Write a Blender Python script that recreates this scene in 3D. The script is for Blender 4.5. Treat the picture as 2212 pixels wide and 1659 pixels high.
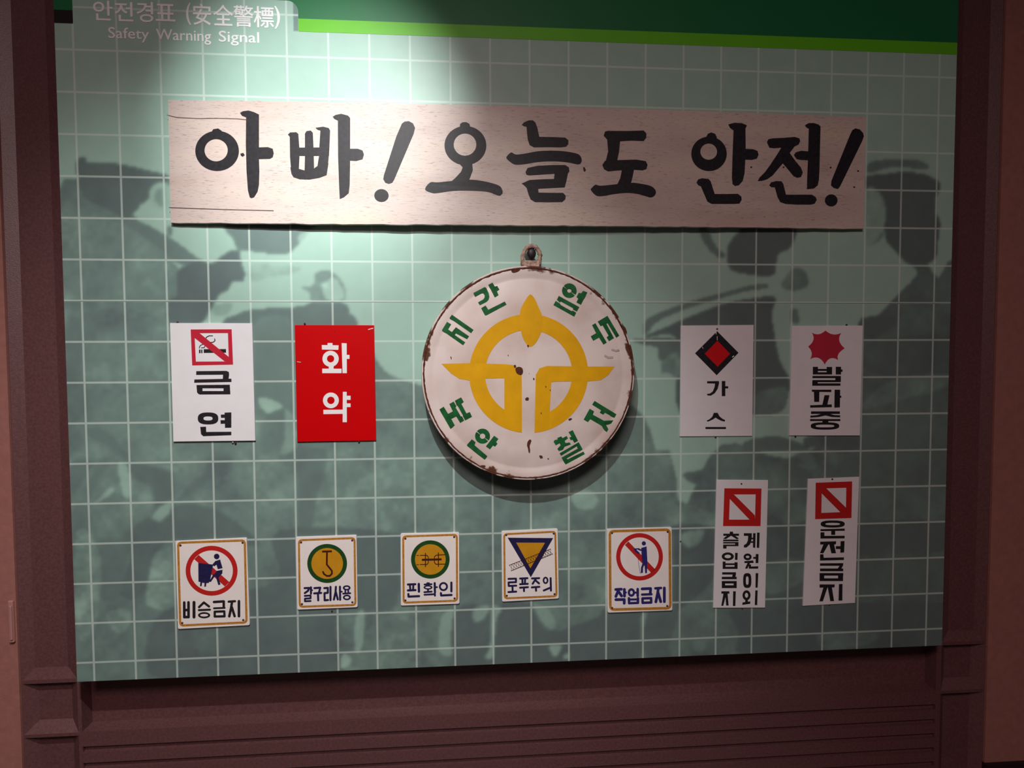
import bpy, math
import numpy as np
from mathutils import Vector, Matrix, noise

# ------------------------------------------------------------------ clear
for o in list(bpy.data.objects):
    bpy.data.objects.remove(o, do_unlink=True)
SC = bpy.context.scene
COL = SC.collection

# ------------------------------------------------------------------ camera
CELL = 0.1                      # one printed grid square = 10 cm
W, H, F = 2212.0, 1659.0, 1338.462
RM = np.array([[0.99703905, 0.00435056, -0.07677376],
               [-0.00755615, 0.9991094, -0.0415128],
               [0.07652478, 0.04196999, 0.99618396]])
CG = np.array([9.29289997, 7.43961445, -15.95011494])   # i, j(down), k(into wall)
ZC = 1.36                       # camera height
CAM = np.array([CG[0]*CELL, CG[2]*CELL, ZC])
def g2w(v):                     # grid-frame direction to world
    return np.array([v[0], v[2], -v[1]])
AX, AY, AZ = g2w(RM[0]), g2w(RM[1]), g2w(RM[2])
cam_d = bpy.data.cameras.new('camera')
cam = bpy.data.objects.new('camera', cam_d)
COL.objects.link(cam)
cam_d.sensor_fit = 'HORIZONTAL'; cam_d.sensor_width = 36.0
cam_d.lens = F/W*36.0
cam_d.clip_start = 0.02
m = Matrix.Identity(4)
for r in range(3):
    m[r][0] = AX[r]; m[r][1] = -AY[r]; m[r][2] = -AZ[r]; m[r][3] = CAM[r]
cam.matrix_world = m
SC.camera = cam

def U(px, py, y=0.0):
    """pixel of the photo -> point on the plane at depth y"""
    d = AX*((px-W/2)/F) + AY*((py-H/2)/F) + AZ
    t = (y-CAM[1])/d[1]
    p = CAM + d*t
    return float(p[0]), float(p[2])
def GX(i): return i*CELL
def GZ(j): return ZC-(j-CG[1])*CELL

# ------------------------------------------------------------------ world + light
wd = bpy.data.worlds.new('world'); SC.world = wd; wd.use_nodes = True
bg = wd.node_tree.nodes['Background']
bg.inputs[0].default_value = (1.0, 0.66, 0.64, 1)
bg.inputs[1].default_value = 0.030

def spot(name, loc, target, power, cone, blend, color, radius):
    l = bpy.data.lights.new(name, 'SPOT'); l.energy = power; l.color = color
    l.spot_size = math.radians(cone); l.spot_blend = blend; l.shadow_soft_size = radius
    o = bpy.data.objects.new(name, l); COL.objects.link(o); o.location = loc
    o.rotation_euler = (Vector(target)-Vector(loc)).to_track_quat('-Z', 'Y').to_euler()
    return o
# exhibition spotlights on the ceiling track in front of the panel, above the picture
TRACK = (GX(7.3), -1.50, 2.60)
spot('track_spotlight_upper_offscreen', TRACK, (GX(5.75), 0, GZ(1.6)), 155, 30, 1.0, (0.97, 1.0, 0.98), 0.015)
spot('track_spotlight_lower_offscreen', TRACK, (GX(4.6), 0, GZ(14.0)), 132, 71, 1.0, (0.97, 1.0, 0.97), 0.015)
# the room's own warm ceiling light, facing straight down behind the viewer
cl = bpy.data.lights.new('ceiling_light_offscreen', 'AREA'); cl.energy = 70; cl.size = 0.9; cl.color = (1.0, 0.76, 0.72)
clo = bpy.data.objects.new('ceiling_light_offscreen', cl); COL.objects.link(clo); clo.location = (GX(6.0), -2.9, 2.95)

vs = SC.view_settings
vs.view_transform = 'Standard'; vs.look = 'None'; vs.gamma = 1.0
vs.use_curve_mapping = False; vs.exposure = 0.0

# ------------------------------------------------------------------ materials
def mat(name, col, rough=0.5, spec=0.5, metal=0.0, var=0.0, vscale=20.0, bump=0.0, bscale=200.0):
    m = bpy.data.materials.new(name); m.use_nodes = True
    nt = m.node_tree; b = nt.nodes['Principled BSDF']
    b.inputs['Roughness'].default_value = rough
    b.inputs['Metallic'].default_value = metal
    b.inputs['Specular IOR Level'].default_value = spec
    b.inputs['Base Color'].default_value = (*col, 1)
    tc = nt.nodes.new('ShaderNodeTexCoord')
    if var > 0:
        n = nt.nodes.new('ShaderNodeTexNoise'); n.inputs['Scale'].default_value = vscale
        n.inputs['Detail'].default_value = 6
        nt.links.new(tc.outputs['Object'], n.inputs['Vector'])
        r = nt.nodes.new('ShaderNodeValToRGB')
        r.color_ramp.elements[0].position = 0.3; r.color_ramp.elements[1].position = 0.7
        r.color_ramp.elements[0].color = (*[c*(1-var) for c in col], 1)
        r.color_ramp.elements[1].color = (*[min(1, c*(1+var)) for c in col], 1)
        nt.links.new(n.outputs['Fac'], r.inputs['Fac'])
        nt.links.new(r.outputs['Color'], b.inputs['Base Color'])
    if bump > 0:
        n2 = nt.nodes.new('ShaderNodeTexNoise'); n2.inputs['Scale'].default_value = bscale
        nt.links.new(tc.outputs['Object'], n2.inputs['Vector'])
        bp = nt.nodes.new('ShaderNodeBump'); bp.inputs['Strength'].default_value = bump
        bp.inputs['Distance'].default_value = 0.002
        nt.links.new(n2.outputs['Fac'], bp.inputs['Height'])
        nt.links.new(bp.outputs['Normal'], b.inputs['Normal'])
    return m

M = {}
M['frame'] = mat('brown_frame_paint', (0.122, 0.050, 0.052), 0.42, 0.55, var=0.18, vscale=160, bump=0.25, bscale=500)
M['wall'] = mat('rose_wall_paint', (0.330, 0.140, 0.118), 0.8, 0.2, var=0.08, vscale=60, bump=0.2, bscale=400)
M['base'] = mat('dark_baseboard', (0.020, 0.010, 0.012), 0.6, 0.3, var=0.1)
M['floor'] = mat('dark_floor', (0.06, 0.05, 0.05), 0.5, 0.4, var=0.15, vscale=8)
M['switch'] = mat('switch_plastic', (0.42, 0.20, 0.18), 0.4, 0.4, var=0.03)
M['enamel'] = mat('white_enamel', (0.83, 0.76, 0.74), 0.38, 0.3, var=0.03, vscale=30)
M['lacquer'] = mat('white_lacquer', (0.78, 0.755, 0.79), 0.38, 0.3, var=0.025, vscale=25)
M['plate_edge'] = mat('plate_edge', (0.10, 0.07, 0.065), 0.6, 0.3, var=0.3, vscale=80)
M['red_plate'] = mat('red_plate', (0.55, 0.0003, 0.002), 0.34, 0.2, var=0.03, vscale=10)
M['white_print'] = mat('white_print', (0.80, 0.79, 0.80), 0.4, 0.3, var=0.02)
M['red_print'] = mat('crimson_print', (0.52, 0.018, 0.040), 0.4, 0.3, var=0.05)
M['star_red'] = mat('star_print', (0.48, 0.025, 0.055), 0.45, 0.3, var=0.06)
M['bright_red'] = mat('bright_red_print', (0.62, 0.008, 0.014), 0.4, 0.3, var=0.04)
M['ring_red'] = mat('ring_red_paint', (0.50, 0.018, 0.016), 0.4, 0.3, var=0.06)
M['black'] = mat('black_paint', (0.016, 0.014, 0.018), 0.5, 0.25, var=0.3, vscale=120)
M['navy'] = mat('navy_paint', (0.017, 0.014, 0.066), 0.4, 0.35, var=0.2, vscale=120)
M['blue'] = mat('blue_paint', (0.026, 0.022, 0.150), 0.4, 0.35, var=0.15, vscale=120)
M['ochre'] = mat('ochre_line', (0.46, 0.20, 0.030), 0.45, 0.3, var=0.22, vscale=160)
M['yellow'] = mat('yellow_paint', (0.55, 0.255, 0.012), 0.42, 0.25, var=0.08, vscale=40)
M['amber'] = mat('amber_paint', (0.66, 0.33, 0.004), 0.5, 0.15, var=0.08, vscale=24)
M['green_ring'] = mat('green_ring_paint', (0.013, 0.062, 0.013), 0.42, 0.3, var=0.15, vscale=60)
M['stencil'] = mat('green_stencil_paint', (0.010, 0.095, 0.026), 0.5, 0.15, var=0.35, vscale=55)
M['maroon'] = mat('maroon_paint', (0.050, 0.010, 0.010), 0.45, 0.3, var=0.2, vscale=80)
M['nail'] = mat('rusty_nail', (0.055, 0.026, 0.020), 0.6, 0.4, metal=0.3, var=0.4, vscale=300)
M['rust'] = mat('rust', (0.085, 0.026, 0.014), 0.8, 0.2, var=0.5, vscale=180, bump=0.6, bscale=300)
M['green_band'] = mat('green_band_print', (0.010, 0.150, 0.050), 0.45, 0.3, var=0.03)
M['lime'] = mat('lime_stripe_print', (0.120, 0.480, 0.012), 0.45, 0.3, var=0.03)
M['black_stripe'] = mat('black_stripe_print', (0.012, 0.008, 0.010), 0.45, 0.3, var=0.1)
M['letter_white'] = mat('white_letter', (0.88, 0.88, 0.90), 0.4, 0.3, var=0.01)
M['backing'] = mat('plywood_backing', (0.42, 0.32, 0.22), 0.7, 0.2, var=0.15, vscale=12)
M['steel'] = mat('dull_steel', (0.35, 0.33, 0.32), 0.4, 0.5, metal=0.8, var=0.2, vscale=200)
M['dark_bolt'] = mat('dark_bolt', (0.030, 0.020, 0.022), 0.5, 0.5, metal=0.4, var=0.4, vscale=200)

# printed panel: ink attribute for the ghost picture, grid lines by maths
def panel_material():
    m = bpy.data.materials.new('printed_mural'); m.use_nodes = True
    nt = m.node_tree; N = nt.nodes; L = nt.links
    b = N['Principled BSDF']; b.inputs['Roughness'].default_value = 0.42
    b.inputs['Specular IOR Level'].default_value = 0.3
    at = N.new('ShaderNodeAttribute'); at.attribute_name = 'ink'
    tc = N.new('ShaderNodeTexCoord')
    nz = N.new('ShaderNodeTexNoise'); nz.inputs['Scale'].default_value = 26; nz.inputs['Detail'].default_value = 8
    L.new(tc.outputs['Object'], nz.inputs['Vector'])
    ad = N.new('ShaderNodeMath'); ad.operation = 'MULTIPLY_ADD'
    L.new(nz.outputs['Fac'], ad.inputs[0]); ad.inputs[1].default_value = 0.10
    L.new(at.outputs['Fac'], ad.inputs[2])
    sb = N.new('ShaderNodeMath'); sb.operation = 'SUBTRACT'; sb.use_clamp = True
    L.new(ad.outputs[0], sb.inputs[0]); sb.inputs[1].default_value = 0.05
    rp = N.new('ShaderNodeValToRGB')
    rp.color_ramp.elements[0].color = (0.365, 0.560, 0.475, 1)
    rp.color_ramp.elements[1].color = (0.084, 0.106, 0.118, 1)
    e = rp.color_ramp.elements.new(0.5); e.color = (0.182, 0.276, 0.250, 1)
    L.new(sb.outputs[0], rp.inputs['Fac'])
    sx = N.new('ShaderNodeSeparateXYZ'); L.new(tc.outputs['Object'], sx.inputs[0])
    def line(out):
        d = N.new('ShaderNodeMath'); d.operation = 'DIVIDE'; L.new(out, d.inputs[0]); d.inputs[1].default_value = CELL
        r = N.new('ShaderNodeMath'); r.operation = 'ADD'; L.new(d.outputs[0], r.inputs[0]); r.inputs[1].default_value = 100.5
        f = N.new('ShaderNodeMath'); f.operation = 'FRACT'; L.new(r.outputs[0], f.inputs[0])
        s = N.new('ShaderNodeMath'); s.operation = 'SUBTRACT'; L.new(f.outputs[0], s.inputs[0]); s.inputs[1].default_value = 0.5
        a = N.new('ShaderNodeMath'); a.operation = 'ABSOLUTE'; L.new(s.outputs[0], a.inputs[0])
        mr = N.new('ShaderNodeMapRange'); L.new(a.outputs[0], mr.inputs['Value'])
        mr.inputs['From Min'].default_value = 0.017; mr.inputs['From Max'].default_value = 0.031
        mr.inputs['To Min'].default_value = 1; mr.inputs['To Max'].default_value = 0
        return mr.outputs[0]
    mx = N.new('ShaderNodeMath'); mx.operation = 'MAXIMUM'
    L.new(line(sx.outputs['X']), mx.inputs[0]); L.new(line(sx.outputs['Z']), mx.inputs[1])
    ml = N.new('ShaderNodeMath'); ml.operation = 'MULTIPLY'; L.new(mx.outputs[0], ml.inputs[0]); ml.inputs[1].default_value = 0.52
    mix = N.new('ShaderNodeMix'); mix.data_type = 'RGBA'
    L.new(ml.outputs[0], mix.inputs['Factor'])
    L.new(rp.outputs['Color'], mix.inputs['A']); mix.inputs['B'].default_value = (0.66, 0.78, 0.72, 1)
    L.new(mix.outputs['Result'], b.inputs['Base Color'])
    return m
M['mural'] = panel_material()

def wood_material():
    m = bpy.data.materials.new('weathered_plank'); m.use_nodes = True
    nt = m.node_tree; N = nt.nodes; L = nt.links; b = N['Principled BSDF']
    b.inputs['Roughness'].default_value = 0.5; b.inputs['Specular IOR Level'].default_value = 0.35
    tc = N.new('ShaderNodeTexCoord')
    mp = N.new('ShaderNodeMapping'); mp.inputs['Scale'].default_value = (1.4, 4, 6); L.new(tc.outputs['Object'], mp.inputs['Vector'])
    n1 = N.new('ShaderNodeTexNoise'); n1.inputs['Scale'].default_value = 2.4; n1.inputs['Detail'].default_value = 5
    L.new(mp.outputs[0], n1.inputs['Vector'])
    r1 = N.new('ShaderNodeValToRGB')
    r1.color_ramp.elements[0].position = 0.30; r1.color_ramp.elements[0].color = (0.520, 0.400, 0.355, 1)
    r1.color_ramp.elements[1].position = 0.72; r1.color_ramp.elements[1].color = (0.645, 0.525, 0.440, 1)
    e = r1.color_ramp.elements.new(0.52); e.color = (0.590, 0.485, 0.450, 1)
    L.new(n1.outputs['Fac'], r1.inputs['Fac'])
    mp2 = N.new('ShaderNodeMapping'); mp2.inputs['Scale'].default_value = (16, 40, 130); L.new(tc.outputs['Object'], mp2.inputs['Vector'])
    n2 = N.new('ShaderNodeTexNoise'); n2.inputs['Scale'].default_value = 4; n2.inputs['Detail'].default_value = 4
    L.new(mp2.outputs[0], n2.inputs['Vector'])
    r2 = N.new('ShaderNodeValToRGB')
    r2.color_ramp.elements[0].position = 0.27; r2.color_ramp.elements[0].color = (0.42, 0.38, 0.38, 1)
    r2.color_ramp.elements[1].position = 0.42; r2.color_ramp.elements[1].color = (1, 1, 1, 1)
    L.new(n2.outputs['Fac'], r2.inputs['Fac'])
    mx = N.new('ShaderNodeMix'); mx.data_type = 'RGBA'; mx.blend_type = 'MULTIPLY'; mx.inputs['Factor'].default_value = 0.75
    L.new(r1.outputs[0], mx.inputs['A']); L.new(r2.outputs[0], mx.inputs['B'])
    L.new(mx.outputs['Result'], b.inputs['Base Color'])
    bp = N.new('ShaderNodeBump'); bp.inputs['Strength'].default_value = 0.25; bp.inputs['Distance'].default_value = 0.001
    L.new(n2.outputs['Fac'], bp.inputs['Height']); L.new(bp.outputs[0], b.inputs['Normal'])
    return m
M['wood'] = wood_material()

def drum_material():
    """cream paint with rust eating in from the rim (object origin = disc centre)"""
    m = bpy.data.materials.new('rusty_cream_paint'); m.use_nodes = True
    nt = m.node_tree; N = nt.nodes; L = nt.links; b = N['Principled BSDF']
    b.inputs['Roughness'].default_value = 0.42; b.inputs['Specular IOR Level'].default_value = 0.25
    tc = N.new('ShaderNodeTexCoord')
    sx = N.new('ShaderNodeSeparateXYZ'); L.new(tc.outputs['Object'], sx.inputs[0])
    cb = N.new('ShaderNodeCombineXYZ'); L.new(sx.outputs['X'], cb.inputs[0]); L.new(sx.outputs['Z'], cb.inputs[1])
    ln = N.new('ShaderNodeVectorMath'); ln.operation = 'LENGTH'; L.new(cb.outputs[0], ln.inputs[0])
    n = N.new('ShaderNodeTexNoise'); n.inputs['Scale'].default_value = 26; n.inputs['Detail'].default_value = 6
    L.new(tc.outputs['Object'], n.inputs['Vector'])
    mr = N.new('ShaderNodeMapRange'); L.new(ln.outputs['Value'], mr.inputs['Value'])
    mr.inputs['From Min'].default_value = 0.225; mr.inputs['From Max'].default_value = 0.268
    mr.inputs['To Min'].default_value = 0.0; mr.inputs['To Max'].default_value = 0.36
    ad = N.new('ShaderNodeMath'); ad.operation = 'ADD'; L.new(n.outputs['Fac'], ad.inputs[0]); L.new(mr.outputs[0], ad.inputs[1])
    rr = N.new('ShaderNodeValToRGB')
    rr.color_ramp.elements[0].position = 0.84; rr.color_ramp.elements[0].color = (0, 0, 0, 1)
    rr.color_ramp.elements[1].position = 0.90; rr.color_ramp.elements[1].color = (1, 1, 1, 1)
    L.new(ad.outputs[0], rr.inputs['Fac'])
    n3 = N.new('ShaderNodeTexNoise'); n3.inputs['Scale'].default_value = 9; n3.inputs['Detail'].default_value = 7
    L.new(tc.outputs['Object'], n3.inputs['Vector'])
    r3 = N.new('ShaderNodeValToRGB')
    r3.color_ramp.elements[0].position = 0.32; r3.color_ramp.elements[0].color = (0.56, 0.44, 0.40, 1)
    r3.color_ramp.elements[1].position = 0.58; r3.color_ramp.elements[1].color = (0.68, 0.57, 0.545, 1)
    L.new(n3.outputs['Fac'], r3.inputs['Fac'])
    mx = N.new('ShaderNodeMix'); mx.data_type = 'RGBA'; L.new(rr.outputs[0], mx.inputs['Factor'])
    L.new(r3.outputs[0], mx.inputs['A']); mx.inputs['B'].default_value = (0.10, 0.036, 0.020, 1)
    L.new(mx.outputs['Result'], b.inputs['Base Color'])
    bp = N.new('ShaderNodeBump'); bp.inputs['Strength'].default_value = 0.35; bp.inputs['Distance'].default_value = 0.0012
    L.new(n3.outputs['Fac'], bp.inputs['Height']); L.new(bp.outputs[0], b.inputs['Normal'])
    return m
M['drum'] = drum_material()

# ------------------------------------------------------------------ object helpers
def tag(o, label=None, cat=None, group=None, kind=None):
    if label: o['label'] = label
    if cat: o['category'] = cat
    if group: o['group'] = group
    if kind: o['kind'] = kind
    return o
def empty(name, loc):
    o = bpy.data.objects.new(name, None); o.empty_display_size = 0.05
    COL.objects.link(o); o.location = loc
    return o
def mesh_obj(name, verts, faces, material, parent=None, origin=(0, 0, 0), smooth=False):
    """verts in world space; stored relative to origin"""
    og = Vector(origin)
    me = bpy.data.meshes.new(name)
    me.from_pydata([tuple(Vector(v)-og) for v in verts], [], faces)
    me.update()
    mats = material if isinstance(material, list) else [material]
    for mm in mats: me.materials.append(mm)
    if smooth: me.polygons.foreach_set('use_smooth', [True]*len(me.polygons))
    o = bpy.data.objects.new(name, me); COL.objects.link(o)
    if parent is not None:
        o.parent = parent
        o.location = og - WORLD_LOC(parent)
    else:
        o.location = og
    return o
def WORLD_LOC(o):
    v = Vector(o.location)
    p = o.parent
    while p is not None:
        v = v + Vector(p.location); p = p.parent
    return v

class Crop:
    def __init__(s, x0, y0, x1, y1, w):
        s.x0, s.y0, s.k = x0, y0, w/float(x1-x0)
    def __call__(s, pts):
        return [(s.x0+a/s.k, s.y0+b/s.k) for a, b in pts]
def catmull(pts, n=4):
    out = []; L = len(pts)
    for i in range(L):
        p0, p1, p2, p3 = [np.array(pts[(i+q) % L], float) for q in (-1, 0, 1, 2)]
        for a in range(n):
            t = a/n
            out.append(tuple(0.5*((2*p1)+(-p0+p2)*t+(2*p0-5*p1+4*p2-p3)*t*t+(-p0+3*p1-3*p2+p3)*t**3)))
    return out

LAYER = 8e-6                     # overlapping brush strokes lie on one another
class Film:
    """flat paint or print: polygons given in crop pixels, laid on the plane at depth y"""
    def __init__(s, crop, y):
        s.c, s.y = crop, y
        s.v, s.f = [], []
        s.lay, s.hold = 0, False
    def poly(s, pts, smooth=0):
        if smooth: pts = catmull(pts, smooth)
        w = [U(px, py, s.y) for px, py in s.c(pts)]
        a = sum(w[i][0]*w[(i+1) % len(w)][1]-w[(i+1) % len(w)][0]*w[i][1] for i in range(len(w)))
        if a < 0: w = w[::-1]
        b = len(s.v)
        dy = s.y-s.lay*LAYER
        if not s.hold: s.lay += 1
        for x, z in w:
            s.v.append((x, dy, z))
        s.f.append(list(range(b, b+len(w))))
        return s
    def box(s, x0, y0, x1, y1):
        return s.poly([(x0, y0), (x1, y0), (x1, y1), (x0, y1)])
    def disc(s, cx, cy, rx, ry=None, n=36):
        ry = rx if ry is None else ry
        return s.poly([(cx+rx*math.cos(2*math.pi*i/n), cy+ry*math.sin(2*math.pi*i/n)) for i in range(n)])
    def ring(s, cx, cy, rx, ry, ix, iy, cx2=None, cy2=None, n=48, a0=0.0, a1=360.0, p=2.0):
        cx2 = cx if cx2 is None else cx2; cy2 = cy if cy2 is None else cy2
        def pt(c, d, ra, rb, t):
            co, si = math.cos(t), math.sin(t)
            return (c+ra*math.copysign(abs(co)**(2/p), co), d+rb*math.copysign(abs(si)**(2/p), si))
        s.hold = True
        for i in range(n):
            t0 = math.radians(a0+(a1-a0)*i/n); t1 = math.radians(a0+(a1-a0)*(i+1)/n)
            s.poly([pt(cx, cy, rx, ry, t0), pt(cx, cy, rx, ry, t1), pt(cx2, cy2, ix, iy, t1), pt(cx2, cy2, ix, iy, t0)])
        s.hold = False; s.lay += 1
        return s
    def stroke(s, pts, w, cap=True, closed=False):
        P = [np.array(p, float) for p in pts]
        n = len(P)
        segs = [(P[i], P[(i+1) % n]) for i in range(n if closed else n-1)]
        for a, b in segs:
            d = b-a; L = np.linalg.norm(d)
            if L < 1e-6: continue
            q = np.array([-d[1], d[0]])/L*w/2
            s.poly([tuple(a+q), tuple(b+q), tuple(b-q), tuple(a-q)])
        for i in range(n):
            end = (not closed) and i in (0, n-1)
            if cap or not end: s.disc(P[i][0], P[i][1], w/2, n=14)
        return s
    def build(s, name, material, parent, label=None):
        o = mesh_obj(name, s.v, s.f, material, parent, s.v[0] if s.v else (0, 0, 0))
        if label: o['label'] = label
        return o

def boxmesh(x0, x1, y0, y1, z0, z1):
    v = [(x0, y0, z0), (x1, y0, z0), (x1, y1, z0), (x0, y1, z0), (x0, y0, z1), (x1, y0, z1), (x1, y1, z1), (x0, y1, z1)]
    f = [(0, 3, 2, 1), (4, 5, 6, 7), (0, 1, 5, 4), (1, 2, 6, 5), (2, 3, 7, 6), (3, 0, 4, 7)]
    return v, f
def box_obj(name, x0, x1, y0, y1, z0, z1, material, parent=None):
    v, f = boxmesh(x0, x1, y0, y1, z0, z1)
    return mesh_obj(name, v, f, material, parent, ((x0+x1)/2, (y0+y1)/2, z0))

# ------------------------------------------------------------------ the room shell
YF = 0.055                       # front plane of the brown frame
YW = 0.048                       # face of the rose walls
PX0 = (U(117, 48)[0]+U(167, 1474)[0])/2
PX1 = (U(2067, 110)[0]+U(2035, 1393)[0])/2
PZ0 = (U(167, 1474)[1]+U(2035, 1393)[1])/2
PZ1 = GZ(-2.6)
fx = lambda px, py: U(px, py, YF)[0]
fz = lambda px, py: U(px, py, YF)[1]
XA = U(41, 1470, YW)[0]          # inner edge of the left wall
XB = fx(47, 1470); XC = fx(166, 1470); XD = fx(177, 1560)
XE = fx(2021, 1500); XF_ = fx(2032, 1480); XG = fx(2126, 1480)
XH = U(2131, 1500, YW)[0]
R1 = fz(100, 1468); R2 = fz(100, 1476); R3 = fz(110, 1585); R4 = fz(110, 1592)
ZT = 3.2
floor = box_obj('floor', -2.5, 4.8, -4.2, 0.30, -0.05, 0.0, M['floor']); tag(floor, 'dark floor below the display wall', 'floor', kind='structure')
wl = box_obj('wall_left', -2.5, XA, YW, 0.30, 0.0, ZT, M['wall']); tag(wl, 'dusky rose wall beside the brown frame with a switch plate', 'wall', kind='structure')
wr = box_obj('wall_right', XH, 4.8, YW, 0.30, 0.0, ZT, M['wall']); tag(wr, 'dusky rose wall above the dark baseboard', 'wall', kind='structure')
bz = U(2170, 1645, YW)[1]
bb = box_obj('baseboard_right', XH-0.002, 4.8, YW-0.012, YW+0.02, 0.0, bz, M['base']); tag(bb, 'dark baseboard along the foot of the rose wall', 'baseboard', kind='structure')

# brown coffered frame
fr = empty('trim_1', ((XA+XH)/2, YF, 0.0))
tag(fr, 'brown coffered frame around the printed panel with slatted base', 'frame', kind='structure')
DEP, BW = 0.011, 0.027           # coffer depth and bevel width
def coffer(x0, x1, z0, z1, BW=BW, DEP=DEP):
    """four bevels and a sunk back: each a part"""
    a, b = (x0+BW, x1-BW), (z0+BW, z1)
    y0, y1 = YF, YF+DEP
    og = ((x0+x1)/2, y0, z0)
    cb_ = mesh_obj('coffer_back', [(a[0], y1, b[0]), (a[1], y1, b[0]), (a[1], y1, b[1]), (a[0], y1, b[1])], [(0, 1, 2, 3)], M['frame'], fr, og)
    for q in ([(x0, y0, z0), (x1, y0, z0), (a[1], y1, b[0]), (a[0], y1, b[0])],
              [(x1, y0, z0), (x1, y0, z1), (a[1], y1, b[1]), (a[1], y1, b[0])],
              [(x1, y0, z1), (x0, y0, z1), (a[0], y1, b[1]), (a[1], y1, b[1])],
              [(x0, y0, z1), (x0, y0, z0), (a[0], y1, b[0]), (a[0], y1, b[1])]):
        mesh_obj('bevel', q, [(0, 1, 2, 3)], M['frame'], cb_, q[0])
YB = YF+0.05
for x0, x1 in ((XB, XC), (XF_, XG)):
    coffer(x0, x1, R1, ZT)
    coffer(x0, x1, R3, R2, 0.026, 0.022)
    coffer(x0, x1, 0.12, R4, 0.026, 0.022)
    box_obj('rail', x0, x1, YF, YB, R2, R1, M['frame'], fr)
    box_obj('rail', x0, x1, YF, YB, R4, R3, M['frame'], fr)
    box_obj('rail', x0, x1, YF, YB, 0.0, 0.12, M['frame'], fr)
for x0, x1 in ((XA, XB), (XC, XD), (XE, XF_), (XG, XH)):
    box_obj('stile', x0, x1, YF, YB, 0.0, ZT, M['frame'], fr)
# wide coffer behind the panel and the slatted base under it
ZS = fz(178, 1581)
coffer(XD, XE, ZS, ZT, 0.003, 0.040)
tops = [ZS, fz(180, 1626), fz(180, 1660)]
step = tops[1]-tops[2]
z = ZS; k = 0
bot = [fz(180, 1613)]
while z > 0.16:
    hgt = (ZS-bot[0]) if k == 0 else step*0.66
    box_obj('slat', XD, XE, YF, YB, z-hgt, z, M['frame'], fr)
    z = tops[1]-step*k; k += 1
box_obj('backing', XD, XE, YF+0.010, YF+0.05, 0.0, ZS-0.002, M['frame'], fr)

# switch plate at the edge of the left wall
sw = empty('wall_switch', (U(28, 1386, YW)[0], YW, U(28, 1386, YW)[1]))
tag(sw, 'narrow rose-coloured switch plate on the wall beside the brown frame', 'switch')
sx0, sz1 = U(20, 1296, YW); sx1, sz0 = U(35, 1386, YW)
sx1 = min(sx1, XA-0.0015)
def bevel_box(name, x0, x1, y0, y1, z0, z1, bv, material, parent):
    o = box_obj(name, x0, x1, y0, y1, z0, z1, material, parent)
    md = o.modifiers.new('bevel', 'BEVEL'); md.width = bv; md.segments = 3
    return o
cover = bevel_box('cover_plate', sx0, sx1, YW-0.008, YW+0.001, sz0, sz1, 0.003, M['switch'], sw)
bevel_box('rocker', sx0+0.005, sx1-0.001, YW-0.0115, YW-0.006, sz0+0.008, sz1-0.012, 0.002, M['switch'], cover)

# ------------------------------------------------------------------ printed panel
PT = 0.012
panel = empty('display_panel', ((PX0+PX1)/2, 0.0, PZ0))
tag(panel, 'large teal printed panel with white grid and ghosted miners under a green header', 'display panel')

cA = Crop(120, 200, 900, 785, 2212); cB = Crop(120, 700, 900, 1285, 2212)
cC = Crop(1300, 480, 2080, 1065, 2212); cD = Crop(1300, 900, 2080, 1485, 2212)
cE = Crop(600, 900, 1380, 1485, 2212); cT = Crop(1400, 0, 2212, 600, 2212)
cH = Crop(560, 0, 1260, 240, 2212); c1 = Crop(0, 0, 700, 525, 2212)
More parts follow.
